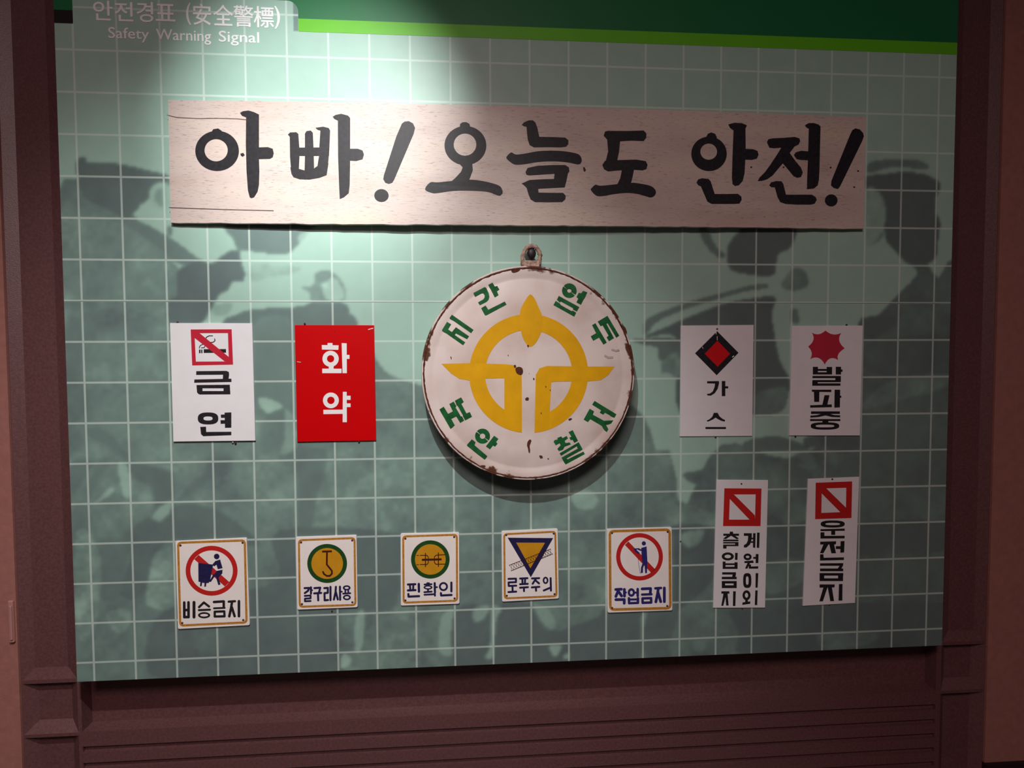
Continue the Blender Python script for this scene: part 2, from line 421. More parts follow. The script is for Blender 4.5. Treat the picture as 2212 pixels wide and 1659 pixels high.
# (crop, outline, ink, mottle) in painting order: the ghost picture of the miners
c0 = Crop(0, 0, 2212, 1659, 2212)
MURAL = [
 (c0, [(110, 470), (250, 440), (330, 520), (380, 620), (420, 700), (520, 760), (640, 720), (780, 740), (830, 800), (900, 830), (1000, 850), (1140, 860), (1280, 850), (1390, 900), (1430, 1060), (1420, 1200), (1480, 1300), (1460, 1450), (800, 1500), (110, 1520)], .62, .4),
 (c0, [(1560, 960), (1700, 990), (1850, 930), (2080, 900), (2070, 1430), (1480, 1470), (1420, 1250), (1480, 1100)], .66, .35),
 (cA, [(20, 790), (150, 690), (420, 770), (620, 940), (760, 1090), (745, 1240), (690, 1290), (700, 1800), (60, 1800)], .56, .4),
 (cB, [(60, 0), (700, 0), (720, 700), (470, 860), (100, 900)], .60, .4),
 (cB, [(100, 850), (470, 850), (740, 760), (1470, 740), (1960, 760), (2210, 580), (2300, 900), (2300, 1290), (1470, 1330), (100, 1660)], .60, .45),
 (cE, [(0, 260), (900, 250), (1100, 500), (1340, 560), (1900, 560), (2400, 200), (2400, 1240), (2000, 1200), (1800, 700), (1340, 720), (1100, 730), (700, 740), (0, 740)], .58, .45),
 (cE, [(370, 1190), (1090, 1170), (1090, 1530), (340, 1570)], .58, .5),
 (cA, [(140, 400), (185, 400), (200, 430), (330, 430), (450, 450), (600, 485), (690, 510), (690, 570), (640, 560), (590, 590), (570, 650), (520, 690), (450, 770), (400, 760), (300, 710), (200, 660), (160, 620), (150, 520), (120, 480)], .80, .08),
 (cA, [(570, 640), (590, 575), (640, 550), (690, 560), (690, 720), (640, 720), (600, 700)], .14, .1),
 (cA, [(600, 650), (620, 600), (650, 590), (660, 690), (630, 690)], .42, .1),
 (cA, [(430, 775), (540, 800), (700, 890), (860, 1005), (900, 1040), (760, 1050), (640, 960), (500, 860), (410, 800)], .68, .1),
 (cA, [(690, 810), (715, 830), (715, 870), (690, 880)], .6, .1),
 (cA, [(880, 1030), (950, 1050), (1010, 1010), (1060, 975), (1120, 965), (1135, 1030), (1160, 1110), (1140, 1160), (1085, 1155), (1060, 1205), (1010, 1235), (960, 1310), (880, 1420), (700, 1420), (690, 1290), (745, 1240), (740, 1160), (760, 1080)], .84, .06),
 (cA, [(1060, 800), (1560, 800), (1550, 850), (1500, 910), (1450, 970), (1390, 992), (1300, 985), (1190, 970), (1120, 965), (1090, 900)], .70, .05),
 (cA, [(1490, 870), (1555, 840), (1520, 900), (1490, 920)], .3, .1),
 (cA, [(1590, 1110), (1650, 1088), (1705, 1108), (1760, 1170), (1780, 1240), (1740, 1290), (1580, 1290), (1550, 1220), (1520, 1210), (1515, 1185), (1580, 1180)], .52, .3),
 (cA, [(1640, 1200), (1700, 1130), (1760, 1200), (1760, 1260), (1700, 1280), (1650, 1250)], .16, .2),
 (cA, [(1630, 1170), (1665, 1165), (1668, 1195), (1640, 1200)], .0, .0),
 (cA, [(1200, 1050), (1350, 1060), (1500, 1070), (1450, 1110), (1300, 1130), (1200, 1160)], .24, .3),
 (cA, [(960, 1310), (1080, 1290), (1060, 1350), (980, 1370)], .28, .2),
 (cA, [(1020, 1420), (1100, 1365), (1200, 1330), (1350, 1320), (1500, 1310), (1580, 1290), (1770, 1295), (1800, 1350), (1850, 1420), (1850, 1700), (1020, 1700)], .74, .08),
 (cA, [(1220, 1470), (1250, 1455), (1260, 1560), (1230, 1580)], .35, .2),
 (cB, [(1210, 0), (1470, 0), (1470, 560), (1400, 520), (1300, 540), (1210, 430)], .62, .12),
 (cB, [(1235, 450), (1330, 465), (1390, 505), (1380, 540), (1290, 545)], .12, .2),
 (cB, [(1300, 560), (1400, 520), (1415, 600), (1400, 700), (1340, 760), (1260, 800), (1260, 640)], .66, .15),
 (cB, [(1400, 520), (1470, 580), (1470, 760), (1370, 800), (1410, 680)], .34, .3),
 # jackets and creases, left
 (cB, [(70, 0), (150, 0), (160, 260), (200, 420), (170, 560), (80, 560)], .70, .2),
 (cB, [(200, 640), (320, 660), (430, 780), (440, 820), (300, 740), (190, 680)], .70, .15),
 (cB, [(95, 850), (240, 840), (210, 900), (120, 1040), (95, 1050)], .72, .15),
 (cB, [(260, 840), (330, 840), (240, 1010), (210, 1080), (205, 980)], .66, .1),
 (cB, [(380, 855), (420, 850), (450, 900), (460, 1050), (420, 1060), (400, 980)], .18, .3),
 (cB, [(230, 1100), (340, 1000), (350, 1040), (260, 1090)], .22, .3),
 (cB, [(470, 850), (700, 900), (725, 950), (720, 1100), (850, 1100), (1050, 1170), (1210, 1300), (1210, 1360), (730, 1320), (620, 1420), (540, 1660), (400, 1660), (470, 1400), (480, 1250), (600, 1150), (580, 1000), (480, 950)], .78, .12),
 (cB, [(590, 1180), (640, 1120), (720, 1080), (700, 1150), (640, 1210)], .30, .3),
 (cB, [(740, 1085), (860, 950), (1070, 845), (1000, 900), (880, 1000), (800, 1060)], .72, .1),
 (cB, [(95, 1150), (200, 1120), (210, 1330), (130, 1660), (105, 1660)], .66, .25),
 (cB, [(220, 1340), (460, 1330), (440, 1440), (380, 1660), (230, 1660)], .70, .15),
 (cB, [(610, 1410), (730, 1380), (730, 1720), (560, 1720), (570, 1560)], .36, .6),
 (cB, [(1480, 740), (1540, 760), (1660, 770), (1640, 950), (1600, 1060), (1560, 1320), (1490, 1300), (1480, 1000)], .72, .15),
 (cB, [(1690, 760), (1740, 870), (1780, 960), (1720, 940)], .6, .2),
 (cB, [(2000, 1080), (2060, 1100), (2120, 1260), (2080, 1240)], .62, .3),
 (cE, [(0, 700), (740, 720), (740, 960), (700, 1180), (380, 1200), (360, 1430), (340, 1580), (-700, 1640), (-760, 1250), (-400, 1100), (0, 1000)], .80, .10),
 (cD, [(-2480, 880), (-2300, 870), (-2340, 1500), (-2480, 1520)], .78, .3),
 (cE, [(-1040, 1200), (-920, 1180), (-900, 1250), (-960, 1330), (-1030, 1280)], .35, .6),
 (cE, [(-1240, 760), (-1170, 700), (-1080, 900), (-1120, 1280), (-1230, 1340)], .42, .7),
 (cE, [(480, 1220), (530, 1200), (520, 1400), (470, 1430)], .20, .3),
 (cE, [(650, 1250), (840, 1270), (800, 1330), (700, 1320)], .66, .2),
 (cE, [(1000, 1230), (1090, 1200), (1090, 1440), (990, 1440)], .28, .2),
 (cE, [(1090, 1180), (1310, 1190), (1290, 1440), (1310, 1510), (1090, 1530)], .82, .08),
 (cE, [(1330, 1180), (1560, 1140), (1640, 1250), (1710, 1310), (1790, 1290), (2010, 1210), (2100, 1210), (2100, 1500), (1330, 1520)], .84, .08),
 (cE, [(1210, 1170), (1300, 1160), (1270, 1230), (1215, 1260), (1190, 1220)], .30, .2),
 (cE, [(1310, 1170), (1370, 1180), (1335, 1260), (1325, 1430), (1320, 1480), (1270, 1475), (1300, 1400)], .24, .3),
 (cE, [(1560, 1150), (1640, 1170), (1700, 1250), (1690, 1310), (1620, 1270)], .40, .2),
 (cE, [(1660, 1405), (1730, 1400), (1735, 1430), (1695, 1475), (1670, 1440)], .22, .1),
 (cE, [(1755, 1460), (1785, 1450), (1785, 1480), (1755, 1485)], .22, .1),
 (cE, [(400, 1450), (450, 1480), (430, 1530), (380, 1540)], .15, .3),
 (cE, [(1130, 960), (1200, 900), (1340, 880), (1340, 960), (1240, 990), (1190, 1010)], .62, .5),
 (cE, [(1140, 1040), (1280, 1050), (1380, 1090), (1380, 1140), (1250, 1080)], .66, .3),
 (cE, [(1400, 500), (1440, 480), (1380, 640), (1350, 690)], .55, .2),
 (cE, [(1320, 560), (1420, 640), (1380, 720), (1320, 720)], .55, .3),
 (cE, [(1800, 470), (1900, 450), (1960, 500), (1930, 560), (1830, 560)], .26, .3),
 (cE, [(640, 480), (690, 500), (780, 700), (740, 720), (680, 600)], .60, .3),
 # right-hand miners
 (cC, [(595, 30), (640, 30), (700, 150), (760, 200), (725, 222), (660, 170), (620, 110)], .66, .1),
 (cC, [(840, 60), (880, 20), (1170, 20), (1160, 150), (1080, 200), (1060, 310), (1000, 330), (900, 320), (790, 290), (765, 200), (780, 130)], .82, .06),
 (cC, [(1100, 370), (1180, 280), (1240, 300), (1265, 380), (1200, 420), (1120, 410)], .50, .4),
 (cC, [(1160, 540), (1200, 540), (1205, 620), (1165, 610)], .55, .3),
 (cC, [(255, 640), (300, 580), (500, 500), (750, 430), (900, 390), (1010, 375), (1010, 405), (900, 420), (750, 460), (520, 530), (340, 610), (270, 690)], .64, .15),
 (cC, [(255, 710), (400, 640), (560, 570), (750, 500), (900, 470), (1060, 460), (1040, 560), (1060, 700), (1090, 850), (1140, 940), (1150, 1020), (1100, 1150), (930, 1180), (480, 1180), (470, 720)], .84, .08),
 (cC, [(930, 1060), (1090, 1010), (1140, 1040), (1100, 1160), (930, 1180)], .60, .4),
 (cC, [(195, 720), (470, 715), (475, 800), (360, 850), (340, 770), (260, 750)], .72, .15),
 (cC, [(380, 840), (470, 800), (475, 960), (400, 920), (360, 930)], .46, .5),
 (cC, [(1740, 100), (1840, 60), (1830, -40), (2060, -40), (2040, 200), (1980, 260), (1880, 255), (1800, 180)], .84, .05),
 (cC, [(1620, 130), (1700, 60), (1730, 80), (1660, 140)], .52, .2),
 (cC, [(2170, 310), (2060, 340), (1990, 260), (1900, 250), (1930, 320), (1830, 430), (1700, 560), (1610, 660), (1570, 760), (1570, 1660), (2170, 1660)], .72, .22),
 (cC, [(1590, 590), (1820, 590), (1700, 700), (1600, 720)], .80, .15),
 (cC, [(1640, 740), (2150, 700), (2140, 930), (1640, 920)], .80, .15),
 (cC, [(1810, 960), (2140, 930), (2140, 1000), (1860, 1080), (1620, 1140), (1620, 1080)], .56, .4),
 (cT, [(1290, 985), (1310, 955), (1450, 935), (1600, 945), (1655, 990), (1560, 990), (1420, 985), (1300, 1020)], .60, .2),
 (cT, [(1285, 1040), (1400, 1025), (1500, 1012), (1640, 1030), (1720, 1090), (1690, 1200), (1700, 1500), (1570, 1550), (1460, 1460), (1400, 1400), (1375, 1210), (1285, 1115)], .84, .05),
 (cT, [(1285, 1115), (1375, 1150), (1400, 1290), (1340, 1420), (1285, 1430)], .22, .3),
 (cD, [(870, 160), (960, 130), (1100, 125), (1250, 180), (1240, 208), (900, 205)], .66, .15),
 (cD, [(1250, 190), (1330, 105), (2120, 100), (2110, 430), (1580, 440), (1450, 380), (1440, 270), (1400, 180)], .74, .15),
 (cD, [(1330, 105), (1560, 105), (1570, 200), (1420, 215)], .84, .1),
 (cD, [(1180, 230), (1270, 220), (1310, 290), (1280, 300), (1200, 250)], .56, .1),
 (cD, [(1180, 320), (1220, 290), (1310, 290), (1300, 325), (1210, 310)], .52, .1),
 (cD, [(150, 290), (270, 280), (250, 330), (180, 330)], .60, .2),
 (cD, [(500, 350), (640, 330), (830, 350), (830, 380), (700, 440), (540, 400)], .62, .4),
 (cD, [(280, 480), (420, 500), (690, 600), (690, 670), (420, 660), (330, 560)], .55, .5),
 (cD, [(440, 670), (690, 690), (690, 950), (640, 1050), (480, 1180), (440, 1160), (440, 780)], .84, .10),
 (cD, [(480, 720), (620, 690), (600, 770), (520, 800)], .40, .4),
 (cD, [(1010, 680), (1250, 640), (1240, 900), (1240, 1170), (1000, 1180), (1010, 900)], .80, .12),
 (cD, [(1020, 900), (1240, 880), (1240, 1000), (1020, 1090)], .60, .3),
 (cD, [(1150, 530), (1250, 560), (1240, 640), (1120, 660)], .56, .2),
 (cD, [(1570, 440), (2110, 430), (2100, 650), (1570, 660)], .68, .2),
 (cD, [(1570, 660), (2100, 650), (2095, 820), (1570, 850)], .82, .1),
 (cD, [(1560, 880), (2095, 860), (2090, 1120), (1560, 1140)], .76, .15),
 (cD, [(0, 1180), (250, 1200), (240, 1280), (230, 1480), (0, 1500)], .82, .1),
 (cD, [(250, 1200), (300, 1200), (270, 1260), (280, 1330), (240, 1370), (240, 1260)], .36, .3),
 (cD, [(280, 1200), (440, 1180), (460, 1250), (410, 1400), (420, 1480), (270, 1480)], .80, .12),
 (cD, [(790, 1180), (1000, 1170), (2100, 1140), (2090, 1420), (920, 1470), (840, 1330)], .84, .1),
 (cD, [(1350, 1320), (1700, 1330), (1600, 1400), (1360, 1420)], .66, .4),
 (cD, [(560, 1380), (640, 1370), (620, 1440), (570, 1440)], .5, .3),
]
def build_ink(xs, zs):
    nx, nz = len(xs), len(zs)
    XX, ZZ = np.meshgrid(xs, zs)
    ink = np.full((nz, nx), 0.08)
    mot = np.full((nz, nx), 0.06)
    for crop, pts, val, mo in MURAL:
        pts = catmull(pts, 4)
        P = np.array([U(a, b, 0.0) for a, b in crop(pts)])
        ix0, ix1 = np.searchsorted(xs, [P[:, 0].min(), P[:, 0].max()])
        iz0, iz1 = np.searchsorted(zs, [P[:, 1].min(), P[:, 1].max()])
        if ix1 <= ix0 or iz1 <= iz0: continue
        sx = XX[iz0:iz1, ix0:ix1]; sz = ZZ[iz0:iz1, ix0:ix1]
        ins = np.zeros(sx.shape, bool)
        for k in range(len(P)):
            xa, za = P[k]; xb, zb = P[(k+1) % len(P)]
            if za == zb: continue
            c = ((za > sz) != (zb > sz)) & (sx < (xb-xa)*(sz-za)/(zb-za)+xa)
            ins ^= c
        ink[iz0:iz1, ix0:ix1][ins] = val
        mot[iz0:iz1, ix0:ix1][ins] = mo
    def blur(a, n):
        for _ in range(n):
            p = np.pad(a, 1, mode='edge')
            a = (p[1:-1, 1:-1]*2+p[:-2, 1:-1]+p[2:, 1:-1]+p[1:-1, :-2]+p[1:-1, 2:])/6
        return a
    ink = blur(ink, 2); mot = blur(mot, 4)
    rng = np.random.RandomState(7)
    def vnoise(cell):
        gx = int((xs[-1]-xs[0])/cell)+3; gz = int((zs[-1]-zs[0])/cell)+3
        g = rng.rand(gz, gx)
        u = (xs-xs[0])/cell; v = (zs-zs[0])/cell
        i = u.astype(int); j = v.astype(int); fu = u-i; fv = v-j
        fu = fu*fu*(3-2*fu); fv = fv*fv*(3-2*fv)
        a = g[np.ix_(j, i)]; b = g[np.ix_(j, i+1)]; c = g[np.ix_(j+1, i)]; d = g[np.ix_(j+1, i+1)]
        return (a*(1-fu)+b*fu)*(1-fv)[:, None]+(c*(1-fu)+d*fu)*fv[:, None]
    n = (vnoise(.09)+.7*vnoise(.045)+.5*vnoise(.022)+.35*vnoise(.011))/2.55-.5
    ink = np.clip(ink+n*mot*1.7, 0, 1)
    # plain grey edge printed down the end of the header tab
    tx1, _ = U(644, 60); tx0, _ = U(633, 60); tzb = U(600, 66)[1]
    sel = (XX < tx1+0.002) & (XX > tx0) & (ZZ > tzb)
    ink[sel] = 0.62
    return ink
def sheet(name, z0, z1):
    st = 0.004
    nx = int((PX1-PX0)/st)+1; nz = int((z1-z0)/st)+1
    xs = np.linspace(PX0, PX1, nx); zs = np.linspace(z0, z1, nz)
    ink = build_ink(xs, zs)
    XX, ZZ = np.meshgrid(xs, zs)
    og = np.array([0.0, 0.0, GZ(0)])
    co = np.stack([XX, np.zeros_like(XX), ZZ], -1).reshape(-1, 3)-og
    n = nx*nz
    idx = np.arange(n).reshape(nz, nx)
    q = np.stack([idx[:-1, :-1], idx[:-1, 1:], idx[1:, 1:], idx[1:, :-1]], -1).reshape(-1, 4)
    bx = np.array(boxmesh(PX0, PX1, 0.0, PT, z0, z1)[0])-og
    bf = np.array([f for f in boxmesh(0, 1, 0, 1, 0, 1)[1] if f != (0, 1, 5, 4)])+n
    co = np.vstack([co, bx]); q = np.vstack([q, bf])
    me = bpy.data.meshes.new(name)
    me.vertices.add(len(co)); me.vertices.foreach_set('co', co.astype(np.float32).ravel())
    me.loops.add(q.size); me.loops.foreach_set('vertex_index', q.astype(np.int32).ravel())
    me.polygons.add(len(q)); me.polygons.foreach_set('loop_start', np.arange(0, q.size, 4, dtype=np.int32))
    me.polygons.foreach_set('loop_total', np.full(len(q), 4, np.int32))
    me.update(calc_edges=True)
    a = me.attributes.new('ink', 'FLOAT', 'POINT')
    a.data.foreach_set('value', np.concatenate([ink.ravel(), np.full(8, 0.5)]).astype(np.float32))
    me.materials.append(M['mural'])
    o = bpy.data.objects.new(name, me); COL.objects.link(o)
    o.parent = panel; o.location = Vector(og)-Vector(panel.location)
    return o
ZSEAM = GZ(6.0)
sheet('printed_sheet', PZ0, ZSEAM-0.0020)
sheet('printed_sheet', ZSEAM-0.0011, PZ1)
box_obj('backing_board', PX0+0.004, PX1-0.004, PT*0.5, PT+0.003, PZ0+0.004, PZ1-0.004, M['backing'], panel)

# header: green band, lime stripe, tab left open for the title
F1 = Crop(0, 0, 2212, 1659, 2212)
sz_t = (U(645, 40.2)[1]+U(1228.7, 61.7)[1]+U(1900, 86.5)[1])/3
sz_b = (U(645, 67.4)[1]+U(1228.7, 89.0)[1]+U(1900, 112.5)[1])/3
tabx = U(644.5, 50)[0]; tabl = U(157, 20)[0]
tabz = U(610, 0.5)[1]
def flat(name, pts, y, material, parent, label=None):
    o = mesh_obj(name, [(x, y, z) for x, z in pts], [list(range(len(pts)))], material, parent, (pts[0][0], y, pts[0][1]))
    if label: o['label'] = label
    return o
rad = 0.026
arc = [(tabx-rad+rad*math.cos(a), tabz-rad+rad*math.sin(a)) for a in np.linspace(0, math.pi/2, 9)]
flat('header_band', [(tabx, sz_t)]+[(PX1, sz_t), (PX1, PZ1), (tabl, PZ1), (tabl, tabz)]+arc[::-1], -0.0006, M['green_band'], panel, 'dark green header band')
flat('header_band', [(PX0, sz_t), (tabl, sz_t), (tabl, PZ1), (PX0, PZ1)], -0.0006, M['green_band'], panel)
flat('header_stripe', [(tabx, sz_b), (PX1, sz_b), (PX1, sz_t), (tabx, sz_t)], -0.0006, M['lime'], panel, 'lime green stripe')
flat('header_stripe', [(PX0, sz_b), (tabl, sz_b), (tabl, sz_t), (PX0, sz_t)], -0.0006, M['black_stripe'], panel, 'short black stripe')

def glyph(text, box, depth, offs, material, parent, name, y0=0.0, bold=0.0):
    """built-in font outline fitted to the box (crop pixels) on the panel"""
    cu = bpy.data.curves.new('glyph', 'FONT'); cu.body = text
    cu.extrude = 0.0; cu.offset = offs; cu.resolution_u = 3
    t = bpy.data.objects.new('glyph', cu); COL.objects.link(t)
    me0 = bpy.data.meshes.new_from_object(t.evaluated_get(bpy.context.evaluated_depsgraph_get()))
    v = np.array([vv.co[:] for vv in me0.vertices]); fs = [list(p.vertices) for p in me0.polygons]
    bpy.data.objects.remove(t); bpy.data.curves.remove(cu); bpy.data.meshes.remove(me0)
    (ax, ay), (bx_, by) = c1([(box[0], box[1]), (box[2], box[3])])
    x0, z1 = U(ax, ay, -depth); x1, z0 = U(bx_, by, -depth)
    mn, mx = v.min(0), v.max(0)
    X = x0+(v[:, 0]-mn[0])/(mx[0]-mn[0])*(x1-x0); Z = z0+(v[:, 1]-mn[1])/(mx[1]-mn[1])*(z1-z0)
    n = len(v)
    verts = [(X[i], -depth, Z[i]) for i in range(n)]+[(X[i], y0, Z[i]) for i in range(n)]
    from collections import Counter
    cnt = Counter()
    for f in fs:
        for i in range(len(f)): cnt[frozenset((f[i], f[(i+1) % len(f)]))] += 1
    faces = list(fs); sides = []
    for f in fs:
        for i in range(len(f)):
            a, b = f[i], f[(i+1) % len(f)]
            if cnt[frozenset((a, b))] == 1: sides.append([b, a, a+n, b+n])
    if bold:                      # a heavier weight: the outline laid again, nudged sideways
        for q, (dx, dz) in enumerate(((bold, 0), (bold*.5, -bold*.5), (bold*.5, bold*.5))):
            b0 = len(verts)
            verts += [(X[i]+dx, -depth-8e-6*(q+1), Z[i]+dz) for i in range(n)]
            faces = faces+[[a+b0 for a in f] for f in fs]
    o = mesh_obj(name, verts, faces+sides, [material, material], parent, (x0, 0, z0))
    for p in o.data.polygons[len(faces):]: p.material_index = 1
    return o
for ch, b in (('안', (633, 2, 768, 140)), ('전', (780, 12, 908, 146)), ('경', (930, 12, 1045, 152)), ('표', (1060, 26, 1195, 146)),
              ('(', (1268, 20, 1302, 170)), ('安', (1315, 24, 1440, 172)), ('全', (1453, 32, 1590, 176)), ('警', (1592, 36, 1728, 184)),
              ('標', (1730, 42, 1868, 190)), (')', (1872, 42, 1910, 196))):
    glyph(ch, b, 0.0008, 0.0, M['letter_white'], panel, 'title_letter', bold=0.0011)
for ch, b in (('Safety', (737, 185, 1018, 291)), ('Warning', (1064, 197, 1440, 306)), ('Signal', (1492, 210, 1768, 316))):
    glyph(ch, b, 0.0008, 0.0, M['letter_white'], panel, 'title_word', bold=0.0006)
# stand-off screw under the corner of the panel
def stud(name, px, py, r, y, material, parent, h=0.002):
    """small domed nail or screw head, axis towards the viewer"""
    x, z = U(px, py, y)
    v = [(x, y-h, z)]; f = []
    rings = ((0.55, 0.85), (0.9, 0.45), (1.0, 0.0))
    n = 10
    for rr, hh in rings:
        for i in range(n):
            a = 2*math.pi*i/n
            v.append((x+r*rr*math.cos(a), y-h*hh, z+r*rr*math.sin(a)))
    v += [(x+r*0.5*math.cos(2*math.pi*i/n), 0.0 if y < 0 else y+0.004, z+r*0.5*math.sin(2*math.pi*i/n)) for i in range(n)]
    for i in range(n):
        f.append((0, 1+i, 1+(i+1) % n))
        for q in range(3):
            a = 1+q*n
            f.append((a+i, a+n+i, a+n+(i+1) % n, a+(i+1) % n))
    return mesh_obj(name, v, f, material, parent, (x, y, z), smooth=True)
for cx_ in (PX0+0.006, PX1-0.006):
    n = 12; v = []; f = []
    cz_ = PZ0-0.001
    for yy in (0.006, YF+0.002):
        for k in range(n):
            a = 2*math.pi*k/n; v.append((cx_+0.005*math.cos(a), yy, cz_+0.005*math.sin(a)))
    for k in range(n): f.append((k, (k+1) % n, n+(k+1) % n, n+k))
    f.append(list(range(n))); f.append([n+k for k in range(n)][::-1])
    mesh_obj('standoff', v, f, M['steel'], panel, (cx_, 0.006, cz_), smooth=False)
for px, py in ((1470, 1170),):
    stud('screw', px, py, 0.0022, -0.0002, M['nail'], panel, 0.0004)

# ------------------------------------------------------------------ wooden slogan board
BX0, BX1 = U(361, 346, -0.02)[0], U(1874, 370, -0.02)[0]
def bow(x):                      # the plank is bowed: ends on the panel, middle standing off
    t = (x-BX0)/(BX1-BX0)
    return -0.020*max(0.0, math.sin(math.pi*min(max(t, 0), 1)))*(1.0-0.35*t)
BY = -0.013
board = empty('slogan_board', ((BX0+BX1)/2, 0.0, U(1100, 487)[1]))
tag(board, 'long weathered wooden plank painted with large black brush lettering', 'sign board')
def edge(pts, x):
    for (a, b), (c, d) in zip(pts, pts[1:]):
        if a <= x <= c: return b+(d-b)*(x-a)/(c-a)
    return pts[0][1] if x < pts[0][0] else pts[-1][1]
top = [U(a, b, BY-0.01) for a, b in ((359, 212.5), (640, 219), (900, 226.5), (1400, 237.2), (1876, 249.5))]
bot_ = [U(a, b, BY-0.01) for a, b in ((364.5, 479), (640, 483), (1000, 487), (1400, 489.5), (1871, 492.5))]
N = 90; rows = 8
bv, bf = [], []
rs = np.random.RandomState(3)
for i in range(N+1):
    s = i/N
    xt = top[0][0]+(top[-1][0]-top[0][0])*s; xb = bot_[0][0]+(bot_[-1][0]-bot_[0][0])*s
    zt = edge(top, xt)+0.0005*rs.randn(); zb = edge(bot_, xb)+0.0005*rs.randn()
    for j in range(rows+1):
        u = j/rows
        x = xb+(xt-xb)*u; z = zb+(zt-zb)*u
        bv.append((x, BY+bow(x), z))
    for j in range(rows+1):
        u = j/rows
        x = xb+(xt-xb)*u; z = zb+(zt-zb)*u
        bv.append((x, BY+bow(x)+0.0125, z))
st = 2*(rows+1)
for i in range(N):
    a, b = i*st, (i+1)*st
    for j in range(rows):
        bf.append((a+j, b+j, b+j+1, a+j+1))
        bf.append((a+rows+1+j, a+rows+2+j, b+rows+2+j, b+rows+1+j))
    bf.append((a, a+rows+1, b+rows+1, b)); bf.append((a+rows, b+rows, b+st-1, a+st-1))
for i, flip in ((0, False), (N, True)):
    a = i*st
    for j in range(rows):
        q = (a+j, a+j+1, a+rows+2+j, a+rows+1+j)
        bf.append(q if not flip else q[::-1])
mesh_obj('plank', bv, bf, M['wood'], board, (BX0, 0, bot_[0][1]))
LY = BY-0.0009
n1 = Crop(340, 190, 1000, 510, 2212); n2 = Crop(900, 200, 1400, 500, 2212); n3 = Crop(1380, 200, 1900, 510, 2212)
# the film plane must sit where the bowed face is seen, so trace at the mid depth
class BFilm(Film):
    def poly(s, pts, smooth=0):
        if smooth: pts = catmull(pts, smooth)
        w = []
        for px, py in s.c(pts):
            y = LY
            for _ in range(3):
                x, z = U(px, py, y); y = LY+bow(x)
            w.append((x, y-s.lay*LAYER, z))
        a = sum(w[i][0]*w[(i+1) % len(w)][2]-w[(i+1) % len(w)][0]*w[i][2] for i in range(len(w)))
        if a < 0: w = w[::-1]
        if not s.hold: s.lay += 1
        b = len(s.v); s.v += w; s.f.append(list(range(b, b+len(w))))
        return s
B = lambda c: BFilm(c, LY)
f = B(n1); f.ring(432, 455, 158, 145, 84, 81, 425, 450)
f.poly([(395, 312), (405, 298), (440, 293), (465, 310), (480, 335), (440, 345), (400, 335)])
f.poly([(598, 180), (620, 168), (660, 163), (700, 175), (735, 192), (735, 300), (735, 430), (800, 428), (835, 440), (842, 470), (835, 500), (815, 512), (735, 514), (738, 600), (735, 700), (725, 750), (700, 790), (680, 797), (668, 790), (655, 740), (645, 600), (640, 400), (642, 212), (612, 200)])
f.build('letter', M['black'], board)
f = B(n1)
f.poly([(958, 352), (945, 337), (960, 322), (1005, 320), (1020, 332), (1028, 440), (1028, 500), (1023, 600), (985, 645), (970, 620), (960, 500)])
f.poly([(1068, 330), (1080, 312), (1110, 308), (1125, 324), (1130, 430), (1132, 500), (1135, 620), (1065, 620), (1068, 500)])
f.poly([(1145, 288), (1200, 280), (1240, 290), (1250, 307), (1245, 430), (1235, 560), (1225, 630), (1160, 650), (1158, 570), (1170, 492), (1172, 430), (1180, 307), (1160, 302)])
f.poly([(960, 432), (1245, 430), (1242, 491), (962, 491)])
f.poly([(962, 575), (1023, 585), (1065, 597), (1135, 582), (1165, 560), (1238, 545), (1225, 630), (1170, 650), (1100, 662), (1030, 660), (985, 645), (970, 620)])
f.poly([(1270, 208), (1290, 195), (1330, 187), (1380, 200), (1395, 217), (1395, 440), (1450, 440), (1485, 452), (1495, 480), (1485, 515), (1440, 527), (1395, 525), (1392, 700), (1385, 760), (1350, 790), (1320, 803), (1315, 700), (1308, 500), (1306, 235), (1280, 222)])
f.build('letter', M['black'], board)
f = B(n1); f.poly([(1770, 258), (1790, 243), (1820, 240), (1850, 256), (1865, 287), (1855, 330), (1715, 660), (1700, 685), (1675, 693), (1650, 685), (1635, 660), (1640, 630), (1730, 350)])
f.disc(1622, 778, 52, 46); f.build('letter', M['black'], board)
f = B(n2); f.ring(466, 505, 200, 186, 108, 107, 462, 496)
f.poly([(412, 335), (415, 300), (440, 283), (475, 282), (505, 300), (515, 335), (460, 350)])
f.poly([(390, 660), (530, 660), (537, 740), (515, 800), (495, 850), (320, 860), (380, 805), (425, 755), (440, 712)])
f.poly([(80, 925), (130, 858), (200, 858), (330, 845), (500, 832), (600, 840), (700, 860), (790, 890), (818, 930), (820, 960), (800, 982), (770, 980), (690, 950), (590, 938), (430, 935), (330, 940), (200, 958), (150, 958)], 3)
f.build('letter', M['black'], board)
f = B(n2)
f.poly([(1005, 308), (1025, 285), (1070, 265), (1110, 265), (1135, 285), (1155, 340), (1172, 422), (1300, 425), (1420, 430), (1450, 455), (1450, 490), (1430, 515), (1380, 522), (1250, 520), (1120, 522), (1080, 500), (1062, 450), (1055, 390), (1050, 325), (1030, 322)])
f.poly([(858, 625), (870, 600), (905, 572), (950, 592), (1050, 580), (1160, 560), (1300, 555), (1420, 562), (1520, 580), (1560, 600), (1578, 640), (1570, 670), (1540, 685), (1440, 665), (1300, 655), (1160, 662), (1050, 680), (950, 688), (900, 665)], 3)
f.poly([(1040, 760), (1060, 720), (1150, 700), (1300, 692), (1420, 692), (1455, 715), (1460, 750), (1440, 780), (1320, 775), (1200, 782), (1080, 790), (1050, 785)])
f.poly([(1320, 760), (1448, 760), (1430, 850), (1415, 905), (1310, 880), (1312, 825)])
f.poly([(1005, 868), (1080, 835), (1200, 828), (1320, 825), (1425, 860), (1415, 905), (1160, 918), (1060, 920), (1030, 888)])
